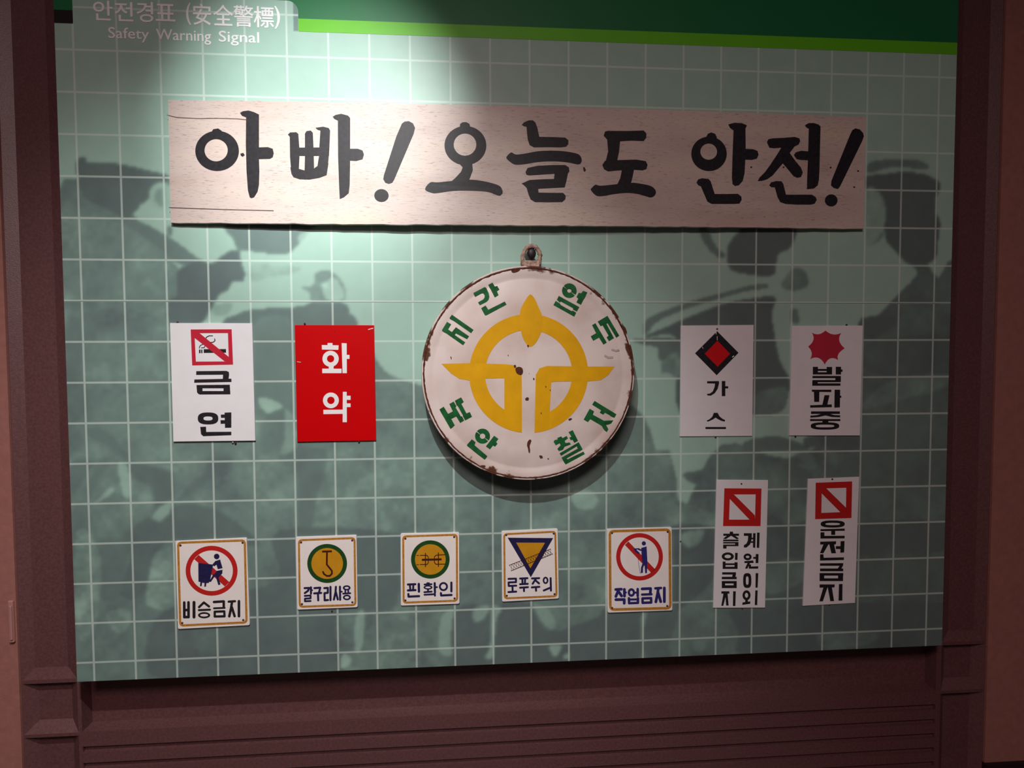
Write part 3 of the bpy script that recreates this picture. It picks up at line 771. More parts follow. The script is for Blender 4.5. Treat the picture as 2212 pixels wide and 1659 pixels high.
f.poly([(1045, 890), (1160, 910), (1165, 955), (1300, 958), (1400, 958), (1425, 985), (1420, 1020), (1390, 1045), (1250, 1047), (1130, 1045), (1090, 1020), (1070, 975)])
f.build('letter', M['black'], board)
f = B(n2)
f.poly([(1788, 410), (1800, 372), (1830, 365), (2000, 367), (2170, 362), (2195, 390), (2195, 430), (2170, 462), (2050, 458), (1940, 465), (1860, 475), (1820, 447)])
f.poly([(1820, 440), (1945, 455), (1935, 560), (1915, 660), (1805, 665), (1830, 560)])
f.poly([(1775, 690), (1800, 652), (1850, 635), (1920, 645), (2100, 640), (2190, 655), (2207, 690), (2195, 730), (2160, 742), (2050, 735), (1900, 745), (1830, 752), (1790, 730)])
f.poly([(1965, 720), (2080, 720), (2065, 800), (2045, 880), (1910, 890), (1945, 820)])
f.poly([(1665, 930), (1680, 905), (1710, 880), (1760, 890), (1915, 875), (2050, 862), (2123, 868), (2228, 889), (2274, 920), (2287, 952), (2274, 983), (2238, 1001), (2186, 988), (2100, 965), (2000, 958), (1880, 970), (1790, 985), (1720, 985)], 3)
f.build('letter', M['black'], board)
f = B(n3); f.ring(645, 562, 163, 158, 77, 75, 642, 542)
f.poly([(615, 415), (635, 378), (665, 366), (700, 378), (715, 405), (718, 435), (650, 430)])
f.poly([(822, 292), (880, 277), (950, 282), (993, 300), (980, 330), (982, 518), (1050, 520), (1090, 535), (1100, 570), (1085, 605), (1040, 617), (978, 615), (972, 740), (955, 810), (920, 850), (885, 857), (862, 840), (855, 780), (860, 600), (868, 400), (870, 345), (840, 325)])
f.poly([(530, 825), (545, 798), (580, 787), (640, 793), (660, 815), (680, 880), (698, 932), (800, 932), (910, 930), (942, 955), (945, 985), (925, 1018), (880, 1022), (750, 1022), (670, 1022), (630, 1000), (600, 930), (570, 860), (545, 850)])
f.build('letter', M['black'], board)
f = B(n3)
f.poly([(1177, 455), (1190, 428), (1230, 420), (1340, 415), (1430, 407), (1475, 420), (1483, 445), (1470, 475), (1430, 495), (1405, 530), (1380, 560), (1340, 630), (1280, 700), (1230, 760), (1180, 795), (1130, 810), (1092, 812), (1110, 780), (1160, 730), (1210, 660), (1270, 570), (1310, 505), (1240, 510), (1200, 505)])
f.poly([(1385, 552), (1440, 630), (1490, 690), (1507, 735), (1490, 775), (1455, 782), (1420, 765), (1380, 715), (1320, 645), (1340, 590)])
f.poly([(1425, 572), (1445, 547), (1490, 535), (1565, 540), (1565, 620), (1490, 618), (1450, 610)])
f.poly([(1527, 300), (1560, 280), (1610, 280), (1650, 293), (1670, 310), (1665, 500), (1660, 700), (1655, 800), (1645, 850), (1610, 880), (1545, 887), (1547, 780), (1555, 600), (1560, 400), (1562, 330), (1540, 320)])
f.poly([(1198, 852), (1215, 825), (1260, 813), (1310, 815), (1328, 840), (1340, 890), (1352, 938), (1450, 938), (1590, 938), (1625, 960), (1635, 985), (1615, 1020), (1580, 1028), (1450, 1028), (1350, 1022), (1300, 1005), (1275, 960), (1250, 870), (1220, 868)])
f.build('letter', M['black'], board)
f = B(n3); f.poly([(1960, 347), (1990, 328), (2030, 338), (2060, 370), (2068, 400), (2055, 440), (1850, 860), (1830, 885), (1790, 875), (1765, 850), (1770, 810), (1940, 390)])
f.disc(1768, 990, 58, 55); f.build('letter', M['black'], board)
# cracks and knot holes in the plank
f = B(n1); f.stroke([(70, 196), (140, 213), (300, 221), (430, 219), (580, 223), (640, 229)], 4)
f.build('crack', M['plate_edge'], board)
f = B(n1); f.stroke([(84, 866), (300, 873), (500, 880), (840, 888)], 5); f.build('crack', M['plate_edge'], board)
f = B(n1); f.poly([(600, 475), (622, 470), (632, 485), (618, 497), (604, 490)]); f.build('knot_hole', M['black'], board)
f = B(n2); f.poly([(1590, 715), (1605, 712), (1618, 740), (1608, 757), (1595, 745)]); f.build('knot_hole', M['maroon'], board)
for cx, cy in ((1033, 685), (1330, 685), (1763, 688), (2015, 720), (1980, 868)):
    f = B(n3); f.disc(cx, cy, 9, 7, 8); f.build('nail_hole', M['maroon'], board)

# ------------------------------------------------------------------ sign plates
def plate(name, label, crop, quad, thick, material, group=None, corner=0.0, tilt=0.0):
    """thing + its plate; quad = TL TR BR BL in crop pixels"""
    y = -thick
    P = [U(a, b, y) for a, b in crop(quad)]
    root = empty(name, ((P[2][0]+P[3][0])/2, 0.0, (P[2][1]+P[3][1])/2))
    tag(root, label, 'sign', group)
    out = []
    if corner > 0:
        n = 4
        for i in range(4):
            p, a, b = np.array(P[i]), np.array(P[i-1]), np.array(P[(i+1) % 4])
            da = (a-p)/np.linalg.norm(a-p)*corner; db = (b-p)/np.linalg.norm(b-p)*corner
            for s in range(n+1):
                t = s/n
                out.append(tuple((p+da)*(1-t)**2+p*2*t*(1-t)+(p+db)*t*t))
    else: out = P
    n = len(out)
    e = 0.0007
    cx = sum(p[0] for p in out)/n; cz = sum(p[1] for p in out)/n
    ins = []
    for x, z in out:
        d = math.hypot(x-cx, z-cz); ins.append((x+(cx-x)/d*e, z+(cz-z)/d*e))
    v = [(x, y, z) for x, z in ins]+[(x, y+e, z) for x, z in out]+[(x, 0.0, z) for x, z in out]
    f = [list(range(n))[::-1]]
    fm = [0]
    for i in range(n):
        j = (i+1) % n
        f.append([i, j, j+n, i+n]); fm.append(0)
        f.append([i+n, j+n, j+2*n, i+2*n]); fm.append(1)
    f.append([i+2*n for i in range(n)]); fm.append(1)
    o = mesh_obj('plate', v, f, [material, material], root, (P[3][0], 0, P[3][1]))
    for p, k in zip(o.data.polygons, fm): p.material_index = k
    return root, y

def barred_square(root, c, y, outer, inner, diag, material):
    f = Film(c, y-0.0003)
    for i in range(4):
        j = (i+1) % 4
        f.poly([outer[i], outer[j], inner[j], inner[i]])
    sq = f.build('square_border', material, root)
    f = Film(c, y-0.0004); f.poly(diag); f.build('diagonal_bar', material, sq)

G1 = Crop(350, 670, 830, 980, 2212)
r, y = plate('warning_sign', 'white sign with crossed-out cigarette in a red square above two black characters', G1,
             [(78, 128), (897, 130), (928, 1300), (112, 1310)], 0.006, M['lacquer'], 'large wall signs')
f = Film(G1, y-0.0002); f.poly([(415, 388), (637, 387), (637, 424), (415, 426)]); f.box(368, 392, 383, 428); f.box(389, 392, 402, 428)
f.stroke([(372, 378), (375, 360), (390, 346), (418, 338)], 8); f.stroke([(392, 376), (420, 373), (428, 356)], 8)
f.stroke([(503, 255), (470, 255), (444, 268), (430, 292)], 9); f.stroke([(486, 322), (512, 318), (528, 303), (524, 286)], 9)
f.build('cigarette_pictogram', M['black'], r)
barred_square(r, G1, y, [(285, 192), (693, 190), (707, 542), (300, 550)], [(323, 229), (656, 228), (665, 510), (337, 512)],
              [(323, 229), (375, 230), (664, 465), (665, 510), (622, 508), (323, 275)], M['red_print'])
f = Film(G1, y-0.0002); f.poly([(340, 607), (640, 604), (665, 615), (668, 640), (662, 690), (605, 690), (607, 643), (340, 645)])
f.poly([(322, 690), (690, 682), (692, 715), (320, 723)])
f.poly([(343, 745), (675, 742), (677, 778), (345, 778)]); f.poly([(348, 805), (679, 805), (680, 838), (375, 840), (350, 822)])
f.poly([(343, 745), (403, 745), (403, 838), (362, 835), (348, 815)]); f.poly([(612, 742), (675, 742), (680, 838), (612, 838)])
f.build('letter', M['black'], r)
f = Film(G1, y-0.0002); f.ring(458, 1078, 102, 60, 45, 20, p=2.6)
f.poly([(622, 1020), (690, 1017), (690, 1170), (627, 1172)]); f.poly([(585, 1040), (626, 1038), (626, 1072), (587, 1072)]); f.poly([(582, 1095), (628, 1095), (628, 1130), (584, 1132)])
f.poly([(380, 1162), (438, 1160), (440, 1212), (690, 1210), (690, 1245), (410, 1255), (388, 1235)])
f.build('letter', M['black'], r)
for a, b in ((155, 122), (730, 1322)):
    (px, py), = G1([(a, b)]); stud('nail', px, py, 0.0028, -0.004, M['nail'], r)
(px, py), = G1([(704, 1318)]); stud('nail', px, py, 0.003, -0.002, M['steel'], r)

r, y = plate('warning_sign', 'bright red sign with two white characters', G1,
             [(1320, 148), (2110, 150), (2130, 1298), (1345, 1312)], 0.005, M['red_plate'], 'large wall signs')
f = Film(G1, y-0.0002); f.box(1648, 327, 1697, 355); f.poly([(1590, 347), (1758, 350), (1755, 395), (1592, 392)])
f.ring(1678, 484, 81, 80, 36, 36); f.box(1660, 548, 1708, 592); f.poly([(1595, 582), (1787, 583), (1787, 627), (1595, 627)])
f.poly([(1788, 328), (1838, 330), (1840, 627), (1797, 627)]); f.box(1834, 445, 1866, 485)
f.build('letter', M['white_print'], r)
f = Film(G1, y-0.0002); f.ring(1681, 898, 79, 78, 37, 37); f.poly([(1800, 813), (1838, 813), (1840, 1115), (1798, 1115)])
f.box(1834, 852, 1877, 893); f.box(1834, 928, 1877, 965); f.poly([(1605, 992), (1805, 990), (1805, 1032), (1607, 1035)])
f.build('letter', M['white_print'], r)
for a, b in ((1420, 135), (1960, 1310)):
    (px, py), = G1([(a, b)]); stud('nail', px, py, 0.0026, -0.003, M['nail'], r)
f = Film(G1, y-0.0002); f.disc(1718, 212, 6, 6, 8); f.build('nail_hole', M['maroon'], r)
for p, w_ in (([(2055, 192), (2100, 180)], 7), ([(1345, 513), (1380, 518)], 4)):
    f = Film(G1, y-0.0002); f.stroke(p, w_); f.build('scratch', M['white_print'], r)

G2 = Crop(1440, 680, 1900, 960, 2212)
r, y = plate('warning_sign', 'white sign with a red diamond in a black border above two thin black characters', G2,
             [(148, 112), (905, 105), (890, 1260), (138, 1265)], 0.004, M['lacquer'], 'large wall signs')
f = Film(G2, y-0.0002); f.poly([(525, 170), (747, 395), (520, 628), (295, 400)]); db = f.build('diamond_border', M['black'], r)
f = Film(G2, y-0.0004); f.poly([(528, 268), (660, 405), (530, 540), (395, 405)]); f.build('diamond', M['bright_red'], db)
f = Film(G2, y-0.0002); f.poly([(420, 690), (543, 688), (545, 712), (530, 770), (500, 815), (460, 840), (425, 838), (418, 822), (450, 818), (480, 795), (498, 750), (503, 715), (420, 712)])
f.box(573, 688, 610, 845); f.box(606, 742, 640, 765); f.build('letter', M['black'], r)
f = Film(G2, y-0.0002); f.poly([(490, 1018), (530, 1018), (550, 1055), (580, 1080), (608, 1092), (603, 1110), (570, 1102), (535, 1085), (508, 1068), (485, 1085), (450, 1102), (425, 1110), (415, 1100), (445, 1085), (475, 1058)])
f.box(403, 1165, 617, 1187); f.build('letter', M['black'], r)
for p, w_ in (([(515, 172), (513, 200)], 7), ([(525, 225), (526, 262)], 6), ([(685, 438), (697, 428)], 10), ([(372, 335), (378, 350)], 5)):
    f = Film(G2, y-0.0006); f.stroke(p, w_); f.build('scratch', M['white_print'], r)
(px, py), = G2([(525, 148)]); stud('nail', px, py, 0.0026, y, M['nail'], r)
(px, py), = G2([(508, 1270)]); stud('nail', px, py, 0.0026, -0.002, M['nail'], r)

r, y = plate('warning_sign', 'white sign with a red eight-pointed burst above three heavy black characters', G2,
             [(1303, 115), (2038, 112), (2008, 1255), (1275, 1255)], 0.004, M['lacquer'], 'large wall signs')
tips = [(1650, 163), (1815, 188), (1850, 348), (1783, 470), (1643, 518), (1490, 460), (1470, 330), (1508, 185)]
ctl = [(1725, 232), (1755, 272), (1752, 408), (1690, 412), (1590, 408), (1535, 395), (1560, 262), (1580, 230)]
sp = []
for i in range(8):
    a, c, b = [np.array(q, float) for q in (tips[i], ctl[i], tips[(i+1) % 8])]
    for s in range(8):
        t = s/8; sp.append(tuple(a*(1-t)**2+c*2*t*(1-t)+b*t*t))
f = Film(G2, y-0.0002); f.poly(sp); f.build('burst', M['star_red'], r)
f = Film(G2, y-0.0002)
f.box(1519, 540, 1572, 618); f.box(1662, 542, 1719, 618); f.box(1519, 562, 1719, 583); f.box(1519, 597, 1719, 620)
f.box(1757, 540, 1812, 620); f.box(1808, 568, 1827, 592)
f.box(1515, 635, 1810, 658); f.box(1752, 655, 1810, 690); f.box(1515, 678, 1808, 700); f.box(1513, 690, 1570, 735); f.box(1513, 712, 1806, 737)
f.build('letter', M['black'], r)
f = Film(G2, y-0.0002); f.poly([(1508, 778), (1712, 778), (1710, 803), (1510, 800)]); f.poly([(1530, 798), (1587, 798), (1585, 905), (1533, 905)])
f.poly([(1640, 835), (1692, 835), (1668, 942), (1616, 942)]); f.poly([(1490, 940), (1715, 930), (1717, 960), (1492, 965)])
f.poly([(1745, 778), (1803, 778), (1800, 962), (1742, 965)]); f.box(1798, 840, 1815, 862); f.build('letter', M['black'], r)
f = Film(G2, y-0.0002); f.box(1500, 1003, 1800, 1030)
f.poly([(1610, 1028), (1690, 1028), (1745, 1042), (1803, 1044), (1803, 1065), (1720, 1062), (1650, 1046), (1580, 1062), (1493, 1068), (1493, 1048), (1560, 1042)])
f.box(1490, 1083, 1805, 1104); f.box(1618, 1100, 1680, 1125); f.ring(1645, 1155, 148, 38, 97, 14, p=2.8)
f.build('letter', M['black'], r)
(px, py), = G2([(1870, 105)]); stud('nail', px, py, 0.0026, -0.003, M['nail'], r)
(px, py), = G2([(1338, 1265)]); stud('nail', px, py, 0.0026, -0.002, M['nail'], r)

G3 = Crop(1520, 1010, 1880, 1330, 1866)
r, y = plate('warning_sign', 'tall narrow white sign with a barred red square above two columns of black characters', G3,
             [(145, 138), (722, 142), (688, 1570), (108, 1572)], 0.004, M['lacquer'], 'narrow barred-square signs')
barred_square(r, G3, y, [(232, 232), (648, 235), (637, 655), (217, 655)], [(294, 301), (582, 300), (575, 583), (285, 583)],
              [(294, 301), (340, 302), (574, 535), (575, 583), (513, 582), (292, 350)], M['ring_red'])
def letter(c, y, parent, material, *items):
    f = Film(c, y-0.0002)
    for it in items:
        k = it[0]
        if k == 'b': f.box(*it[1:])
        elif k == 'p': f.poly(it[1])
        elif k == 'r': f.ring(*it[1:])
        elif k == 's': f.stroke(it[1], it[2]*1.16)
        elif k == 'd': f.disc(*it[1:])
    return f.build('letter', material, parent)
K = M['black']
letter(G3, y, r, K, ('b', 292, 718, 330, 748), ('b', 220, 740, 396, 764), ('p', [(262, 762), (310, 762), (250, 800), (216, 797)]), ('p', [(305, 762), (352, 762), (396, 795), (370, 802)]),
       ('b', 218, 806, 390, 826), ('b', 218, 834, 390, 850), ('b', 352, 834, 390, 878), ('b', 218, 862, 390, 880), ('b', 218, 862, 256, 907))
letter(G3, y, r, K, ('p', [(450, 735), (540, 735), (538, 800), (520, 860), (480, 895), (450, 895), (450, 870), (480, 850), (495, 815), (498, 765), (450, 765)]),
       ('p', [(553, 735), (582, 735), (578, 900), (552, 895)]), ('b', 522, 785, 556, 803), ('b', 520, 825, 556, 843), ('p', [(598, 728), (627, 728), (622, 900), (595, 898)]))
letter(G3, y, r, K, ('r', 270, 995, 68, 45, 36, 20), ('p', [(352, 955), (382, 955), (378, 1035), (350, 1033)]),
       ('b', 213, 1052, 245, 1135), ('b', 345, 1060, 380, 1135), ('b', 213, 1072, 380, 1092), ('b', 213, 1110, 380, 1135))
letter(G3, y, r, K, ('r', 492, 1000, 45, 38, 20, 13), ('p', [(455, 1048), (555, 1040), (560, 1068), (457, 1070)]), ('p', [(493, 1065), (522, 1065), (490, 1132), (463, 1130)]),
       ('p', [(583, 968), (615, 968), (612, 1070), (582, 1070)]), ('b', 555, 1000, 586, 1022), ('p', [(505, 1085), (530, 1085), (530, 1108), (612, 1105), (610, 1132), (505, 1132)]))
letter(G3, y, r, K, ('b', 207, 1172, 362, 1198), ('p', [(325, 1190), (362, 1190), (355, 1230), (318, 1230)]), ('b', 203, 1223, 370, 1250),
       ('b', 203, 1270, 370, 1298), ('b', 203, 1318, 370, 1350), ('b', 203, 1270, 240, 1350), ('b', 335, 1270, 370, 1350))
letter(G3, y, r, K, ('r', 488, 1265, 46, 83, 15, 47, None, None, 48, 0, 360, 3.0), ('p', [(582, 1182), (612, 1182), (605, 1345), (580, 1345)]))
letter(G3, y, r, K, ('b', 198, 1385, 288, 1412), ('p', [(222, 1408), (255, 1408), (220, 1548), (197, 1548)]), ('p', [(240, 1408), (268, 1408), (280, 1545), (252, 1545)]), ('p', [(330, 1385), (360, 1385), (355, 1550), (327, 1550)]))
letter(G3, y, r, K, ('r', 480, 1430, 45, 56, 18, 27), ('b', 465, 1478, 495, 1512), ('p', [(435, 1510), (522, 1498), (522, 1525), (432, 1538)]), ('p', [(578, 1375), (605, 1375), (600, 1540), (572, 1540)]))
(px, py), = G3([(423, 182)]); stud('nail', px, py, 0.0024, y, M['nail'], r)
(px, py), = G3([(432, 1575)]); stud('nail', px, py, 0.0022, -0.002, M['nail'], r)

r, y = plate('warning_sign', 'tall narrow white sign with a barred red square above one column of black characters', G3,
             [(1170, 128), (1742, 105), (1695, 1518), (1113, 1550)], 0.004, M['lacquer'], 'narrow barred-square signs')
barred_square(r, G3, y, [(1255, 170), (1663, 155), (1655, 565), (1248, 578)], [(1323, 234), (1597, 226), (1593, 497), (1318, 508)],
              [(1323, 234), (1372, 232), (1595, 450), (1593, 497), (1530, 499), (1321, 288)], M['ring_red'])
letter(G3, y, r, K, ('r', 1445, 632, 135, 40, 82, 13, None, None, 48, 0, 360, 2.6), ('p', [(1308, 690), (1580, 683), (1580, 708), (1308, 712)]), ('b', 1428, 704, 1473, 754),
       ('p', [(1308, 725), (1352, 725), (1352, 765), (1580, 763), (1578, 793), (1308, 795)]))
letter(G3, y, r, K, ('p', [(1305, 830), (1485, 825), (1480, 860), (1305, 862)]), ('p', [(1343, 856), (1400, 856), (1340, 960), (1302, 958)]), ('p', [(1406, 856), (1460, 856), (1482, 960), (1430, 960)]),
       ('b', 1480, 880, 1540, 912), ('p', [(1533, 825), (1578, 822), (1573, 950), (1530, 955)]), ('p', [(1303, 972), (1340, 970), (1345, 1010), (1572, 1005), (1570, 1035), (1303, 1042)]))
letter(G3, y, r, K, ('p', [(1303, 1072), (1565, 1070), (1560, 1100), (1303, 1100)]), ('p', [(1525, 1095), (1562, 1095), (1540, 1135), (1498, 1135)]), ('b', 1303, 1130, 1563, 1161),
       ('b', 1298, 1181, 1563, 1210), ('b', 1298, 1240, 1561, 1271), ('b', 1298, 1181, 1350, 1271), ('b', 1505, 1181, 1561, 1271))
letter(G3, y, r, K, ('p', [(1298, 1308), (1468, 1308), (1465, 1342), (1298, 1345)]), ('p', [(1342, 1338), (1388, 1338), (1335, 1498), (1295, 1498)]), ('p', [(1388, 1338), (1436, 1338), (1460, 1495), (1418, 1497)]), ('p', [(1515, 1305), (1555, 1303), (1553, 1490), (1510, 1490)]))
(px, py), = G3([(1440, 130)]); stud('nail', px, py, 0.0026, y, M['nail'], r)
(px, py), = G3([(1410, 1535)]); stud('nail', px, py, 0.002, -0.002, M['nail'], r)

# ------------------------------------------------------------------ small enamel signs
def enamel(label, crop, quad, border, bw, holes):
    r, y = plate('enamel_sign', label, crop, quad, 0.005, M['enamel'], 'small enamel signs with ochre borders', corner=0.004)
    f = Film(crop, y-0.0002)
    B_ = [np.array(p, float) for p in border]
    pts = []
    for i in range(4):
        p, a, b = B_[i], B_[i-1], B_[(i+1) % 4]
        da = (a-p)/np.linalg.norm(a-p)*bw*1.6; db = (b-p)/np.linalg.norm(b-p)*bw*1.6
        for s in range(5):
            t = s/4; pts.append(tuple((p+da)*(1-t)**2+p*2*t*(1-t)+(p+db)*t*t))
    f.stroke(pts, bw, closed=True)
    f.build('border_line', M['ochre'], r)
    for a, b in holes:
        (px, py), = crop([(a, b)])
        stud('nail', px, py, 0.0029, y, M['nail'], r, 0.0012)
    return r, y
G4 = Crop(360, 1130, 800, 1370, 2212); G5 = Crop(850, 1130, 1230, 1320, 2212); G6 = Crop(1290, 1120, 1480, 1340, 1433)
NV = M['navy']; BL = M['blue']
r, y = enamel('small enamel sign with a figure pushing a cart in a barred red ring', G4, [(92, 197), (868, 160), (902, 1110), (122, 1152)],
              [(124, 214), (848, 188), (868, 1078), (148, 1112)], 24, [(150, 243), (825, 213), (832, 1053), (170, 1085)])
f = Film(G4, y-0.0003); f.ring(488, 517, 282, 271, 231, 221); pr = f.build('prohibition_ring', M['ring_red'], r)
f = Film(G4, y-0.0003); f.poly([(300, 392), (347, 345), (680, 640), (632, 688)]); f.build('prohibition_bar', M['ring_red'], pr)
f = Film(G4, y-0.0005); f.poly([(343, 432), (505, 450), (470, 630), (455, 650), (432, 650), (426, 690), (408, 690), (411, 650), (385, 646), (380, 685), (362, 683), (366, 640), (345, 635)])
f.build('cart_pictogram', NV, r)
f = Film(G4, y-0.0005); f.disc(543, 362, 30); f.poly([(528, 412), (580, 395), (607, 488), (555, 500), (541, 452), (512, 470), (498, 448)])
f.poly([(545, 518), (607, 506), (604, 545), (563, 592), (585, 666), (560, 672), (535, 585), (520, 580), (478, 640), (462, 634), (505, 560), (532, 538)])
f.build('worker_pictogram', NV, r)
w = 25
letter(G4, y, r, K, ('s', [(191, 862), (192, 1022)], w), ('s', [(237, 860), (238, 1020)], w), ('s', [(191, 945), (238, 943)], w), ('s', [(191, 1020), (238, 1020)], w), ('s', [(297, 860), (297, 1020)], w+3))
letter(G4, y, r, K, ('s', [(352, 912), (404, 862), (460, 905)], 22), ('s', [(350, 945), (470, 940)], 20), ('r', 407, 1000, 66, 34, 44, 14))
letter(G4, y, r, K, ('s', [(514, 857), (620, 850), (620, 905)], 24), ('s', [(514, 925), (630, 920)], 18), ('s', [(522, 962), (626, 958), (628, 1012), (522, 1014)], 22), ('s', [(522, 962), (522, 1014)], 22))
letter(G4, y, r, K, ('s', [(674, 853), (742, 848)], 22), ('s', [(710, 853), (700, 920), (680, 1012)], 24), ('s', [(708, 915), (738, 1010)], 24), ('s', [(785, 848), (785, 1010)], w))
r, y = enamel('small enamel sign with a crane hook on a yellow disc', G4, [(1402, 152), (2062, 130), (2074, 915), (1418, 942)],
              [(1436, 186), (2040, 162), (2050, 888), (1446, 908)], 22, [(1460, 210), (2015, 188), (2017, 860), (1470, 880)])
f = Film(G4, y-0.0003); f.ring(1743, 438, 216, 212, 172, 168); f.build('green_ring', M['green_ring'], r)
f = Film(G4, y-0.0002); f.disc(1743, 438, 180, 176, 48); f.build('yellow_disc', M['yellow'], r)
f = Film(G4, y-0.0005); f.stroke([(1688, 309), (1795, 306)], 21, cap=False); f.stroke([(1741, 310), (1739, 450), (1770, 488), (1794, 518), (1795, 548), (1772, 573), (1738, 573), (1708, 552), (1698, 530)], 19)
f.build('hook_pictogram', M['maroon'], r)
w = 20
letter(G4, y, r, NV, ('s', [(1498, 706), (1548, 704), (1535, 735), (1500, 760)], w), ('s', [(1567, 697), (1567, 765)], w), ('s', [(1567, 728), (1582, 728)], 14), ('s', [(1500, 790), (1563, 786), (1563, 816), (1502, 820), (1502, 848), (1563, 845)], 18))
letter(G4, y, r, NV, ('s', [(1605, 706), (1668, 701), (1655, 750)], w), ('s', [(1602, 763), (1678, 758)], w), ('s', [(1643, 763), (1646, 838)], w))
letter(G4, y, r, NV, ('s', [(1712, 706), (1750, 703), (1750, 757), (1714, 760), (1716, 838), (1752, 835)], w), ('s', [(1779, 692), (1779, 836)], w))
letter(G4, y, r, NV, ('s', [(1838, 692), (1834, 750), (1816, 830)], w), ('s', [(1838, 750), (1858, 828)], w), ('s', [(1882, 690), (1884, 832)], w), ('s', [(1884, 745), (1904, 745)], 15))
letter(G4, y, r, NV, ('r', 1955, 703, 42, 28, 22, 11), ('s', [(1940, 728), (1940, 756)], 16), ('s', [(1972, 726), (1972, 756)], 16), ('s', [(1917, 766), (1994, 761)], 17), ('r', 1957, 807, 43, 30, 24, 13))
(px, py), = G4([(1795, 955)]); stud('nail', px, py, 0.0022, -0.002, M['nail'], r)
r, y = enamel('small enamel sign with a coupling pin on an amber disc', G5, [(88, 132), (826, 118), (830, 1015), (92, 1040)],
              [(122, 168), (796, 146), (800, 975), (128, 1000)], 25, [(150, 195), (763, 175), (768, 947), (150, 972)])
f = Film(G5, y-0.0003); f.ring(463, 457, 243, 241, 193, 192); f.build('green_ring', M['green_ring'], r)
f = Film(G5, y-0.0002); f.disc(463, 457, 200, 199, 48); f.build('amber_disc', M['yellow'], r)
f = Film(G5, y-0.0005); f.stroke([(356, 462), (605, 455)], 26, cap=False); f.stroke([(402, 375), (402, 552)], 12, cap=False); f.stroke([(565, 370), (565, 550)], 12, cap=False)
f.stroke([(337, 405), (420, 405), (437, 425), (437, 500), (420, 520), (337, 520)], 10); f.stroke([(292, 406), (318, 406)], 8); f.stroke([(292, 523), (318, 522)], 8)
f.stroke([(650, 396), (535, 403), (514, 425), (514, 495), (535, 517), (648, 515)], 10); f.build('pin_pictogram', M['maroon'], r)
w = 24
letter(G5, y, r, NV, ('s', [(182, 772), (274, 768)], w), ('s', [(206, 775), (212, 840)], 22), ('s', [(250, 775), (246, 840)], 22), ('s', [(182, 846), (276, 842)], w), ('s', [(318, 765), (320, 860)], w+2), ('s', [(187, 892), (189, 924), (322, 918)], w))
letter(G5, y, r, NV, ('s', [(422, 754), (448, 754)], 16), ('s', [(391, 772), (478, 768)], 20), ('r', 434, 808, 56, 28, 34, 11), ('s', [(434, 832), (434, 860)], 20), ('s', [(388, 868), (480, 861)], 20), ('s', [(518, 755), (521, 872)], w), ('s', [(520, 805), (548, 805)], 18), ('s', [(390, 900), (522, 893), (521, 912)], 20))
letter(G5, y, r, NV, ('r', 628, 798, 57, 57, 32, 32), ('s', [(728, 748), (728, 858)], w), ('s', [(596, 880), (599, 910), (730, 903)], w))
r, y = enamel('small enamel sign with a yellow triangle crossed by a rope', G5, [(1358, 102), (2066, 70), (2080, 950), (1366, 990)],
              [(1392, 140), (2034, 108), (2050, 918), (1400, 946)], 24, [(1418, 150), (2015, 132), (2025, 893), (1425, 913)])
f = Film(G5, y-0.0002); f.poly([(1435, 183), (2008, 188), (1727, 682)]); tb_ = f.build('triangle_border', NV, r)
f = Film(G5, y-0.0004); f.poly([(1543, 245), (1905, 247), (1722, 568)]); f.build('triangle', M['yellow'], tb_)
f = Film(G5, y-0.0006)
ta, tb, ba, bb_ = [np.array(q, float) for q in ((1455, 530), (1975, 325), (1480, 600), (2000, 388))]
f.stroke([tuple(ta), tuple(tb)], 7); f.stroke([tuple(ba), tuple(bb_)], 7)
for i in range(17):
    a, b = i/17, (i+1)/17
    f.stroke([tuple(ta+(tb-ta)*a), tuple(ba+(bb_-ba)*b)], 3.5); f.stroke([tuple(ba+(bb_-ba)*a), tuple(ta+(tb-ta)*b)], 3.5)
f.build('rope_pictogram', M['maroon'], r)
w = 22
letter(G5, y, r, NV, ('s', [(1446, 701), (1540, 698), (1540, 742), (1447, 746), (1449, 790), (1543, 786)], w), ('s', [(1496, 793), (1498, 855)], w), ('s', [(1445, 867), (1543, 861)], w))
letter(G5, y, r, NV, ('s', [(1592, 697), (1684, 692)], w), ('s', [(1620, 700), (1622, 760)], w), ('s', [(1655, 700), (1652, 760)], w), ('s', [(1592, 768), (1688, 763)], w), ('s', [(1592, 812), (1690, 805)], w), ('s', [(1640, 812), (1641, 855)], w))
letter(G5, y, r, NV, ('s', [(1742, 696), (1832, 692)], w), ('s', [(1790, 700), (1750, 762)], w), ('s', [(1788, 722), (1830, 758)], w), ('s', [(1740, 808), (1834, 801)], w), ('s', [(1790, 808), (1793, 850)], w))
letter(G5, y, r, NV, ('r', 1912, 720, 36, 46, 14, 24), ('s', [(1976, 692), (1980, 848)], w), ('s', [(1890, 847), (1972, 812)], w))
r, y = enamel('small enamel sign with a standing worker drilling in a barred red ring', G6, [(160, 172), (1215, 143), (1226, 1500), (172, 1538)],
              [(206, 208), (1180, 182), (1192, 1460), (214, 1484)], 42, [(243, 237), (1148, 218), (1140, 1425), (243, 1457)])
f = Film(G6, y-0.0003); f.ring(690, 624, 381, 386, 313, 317); pr = f.build('prohibition_ring', M['ring_red'], r)
f = Film(G6, y-0.0003); f.poly([(452, 432), (507, 373), (942, 826), (878, 884)]); f.build('prohibition_bar', M['ring_red'], pr)
f = Film(G6, y-0.0005); f.disc(760, 405, 34); f.poly([(715, 480), (805, 455), (818, 700), (812, 745), (742, 745), (725, 640), (720, 528), (690, 522), (650, 500), (640, 510), (692, 560), (680, 582), (620, 545), (590, 490), (680, 483), (708, 502), (720, 500)])
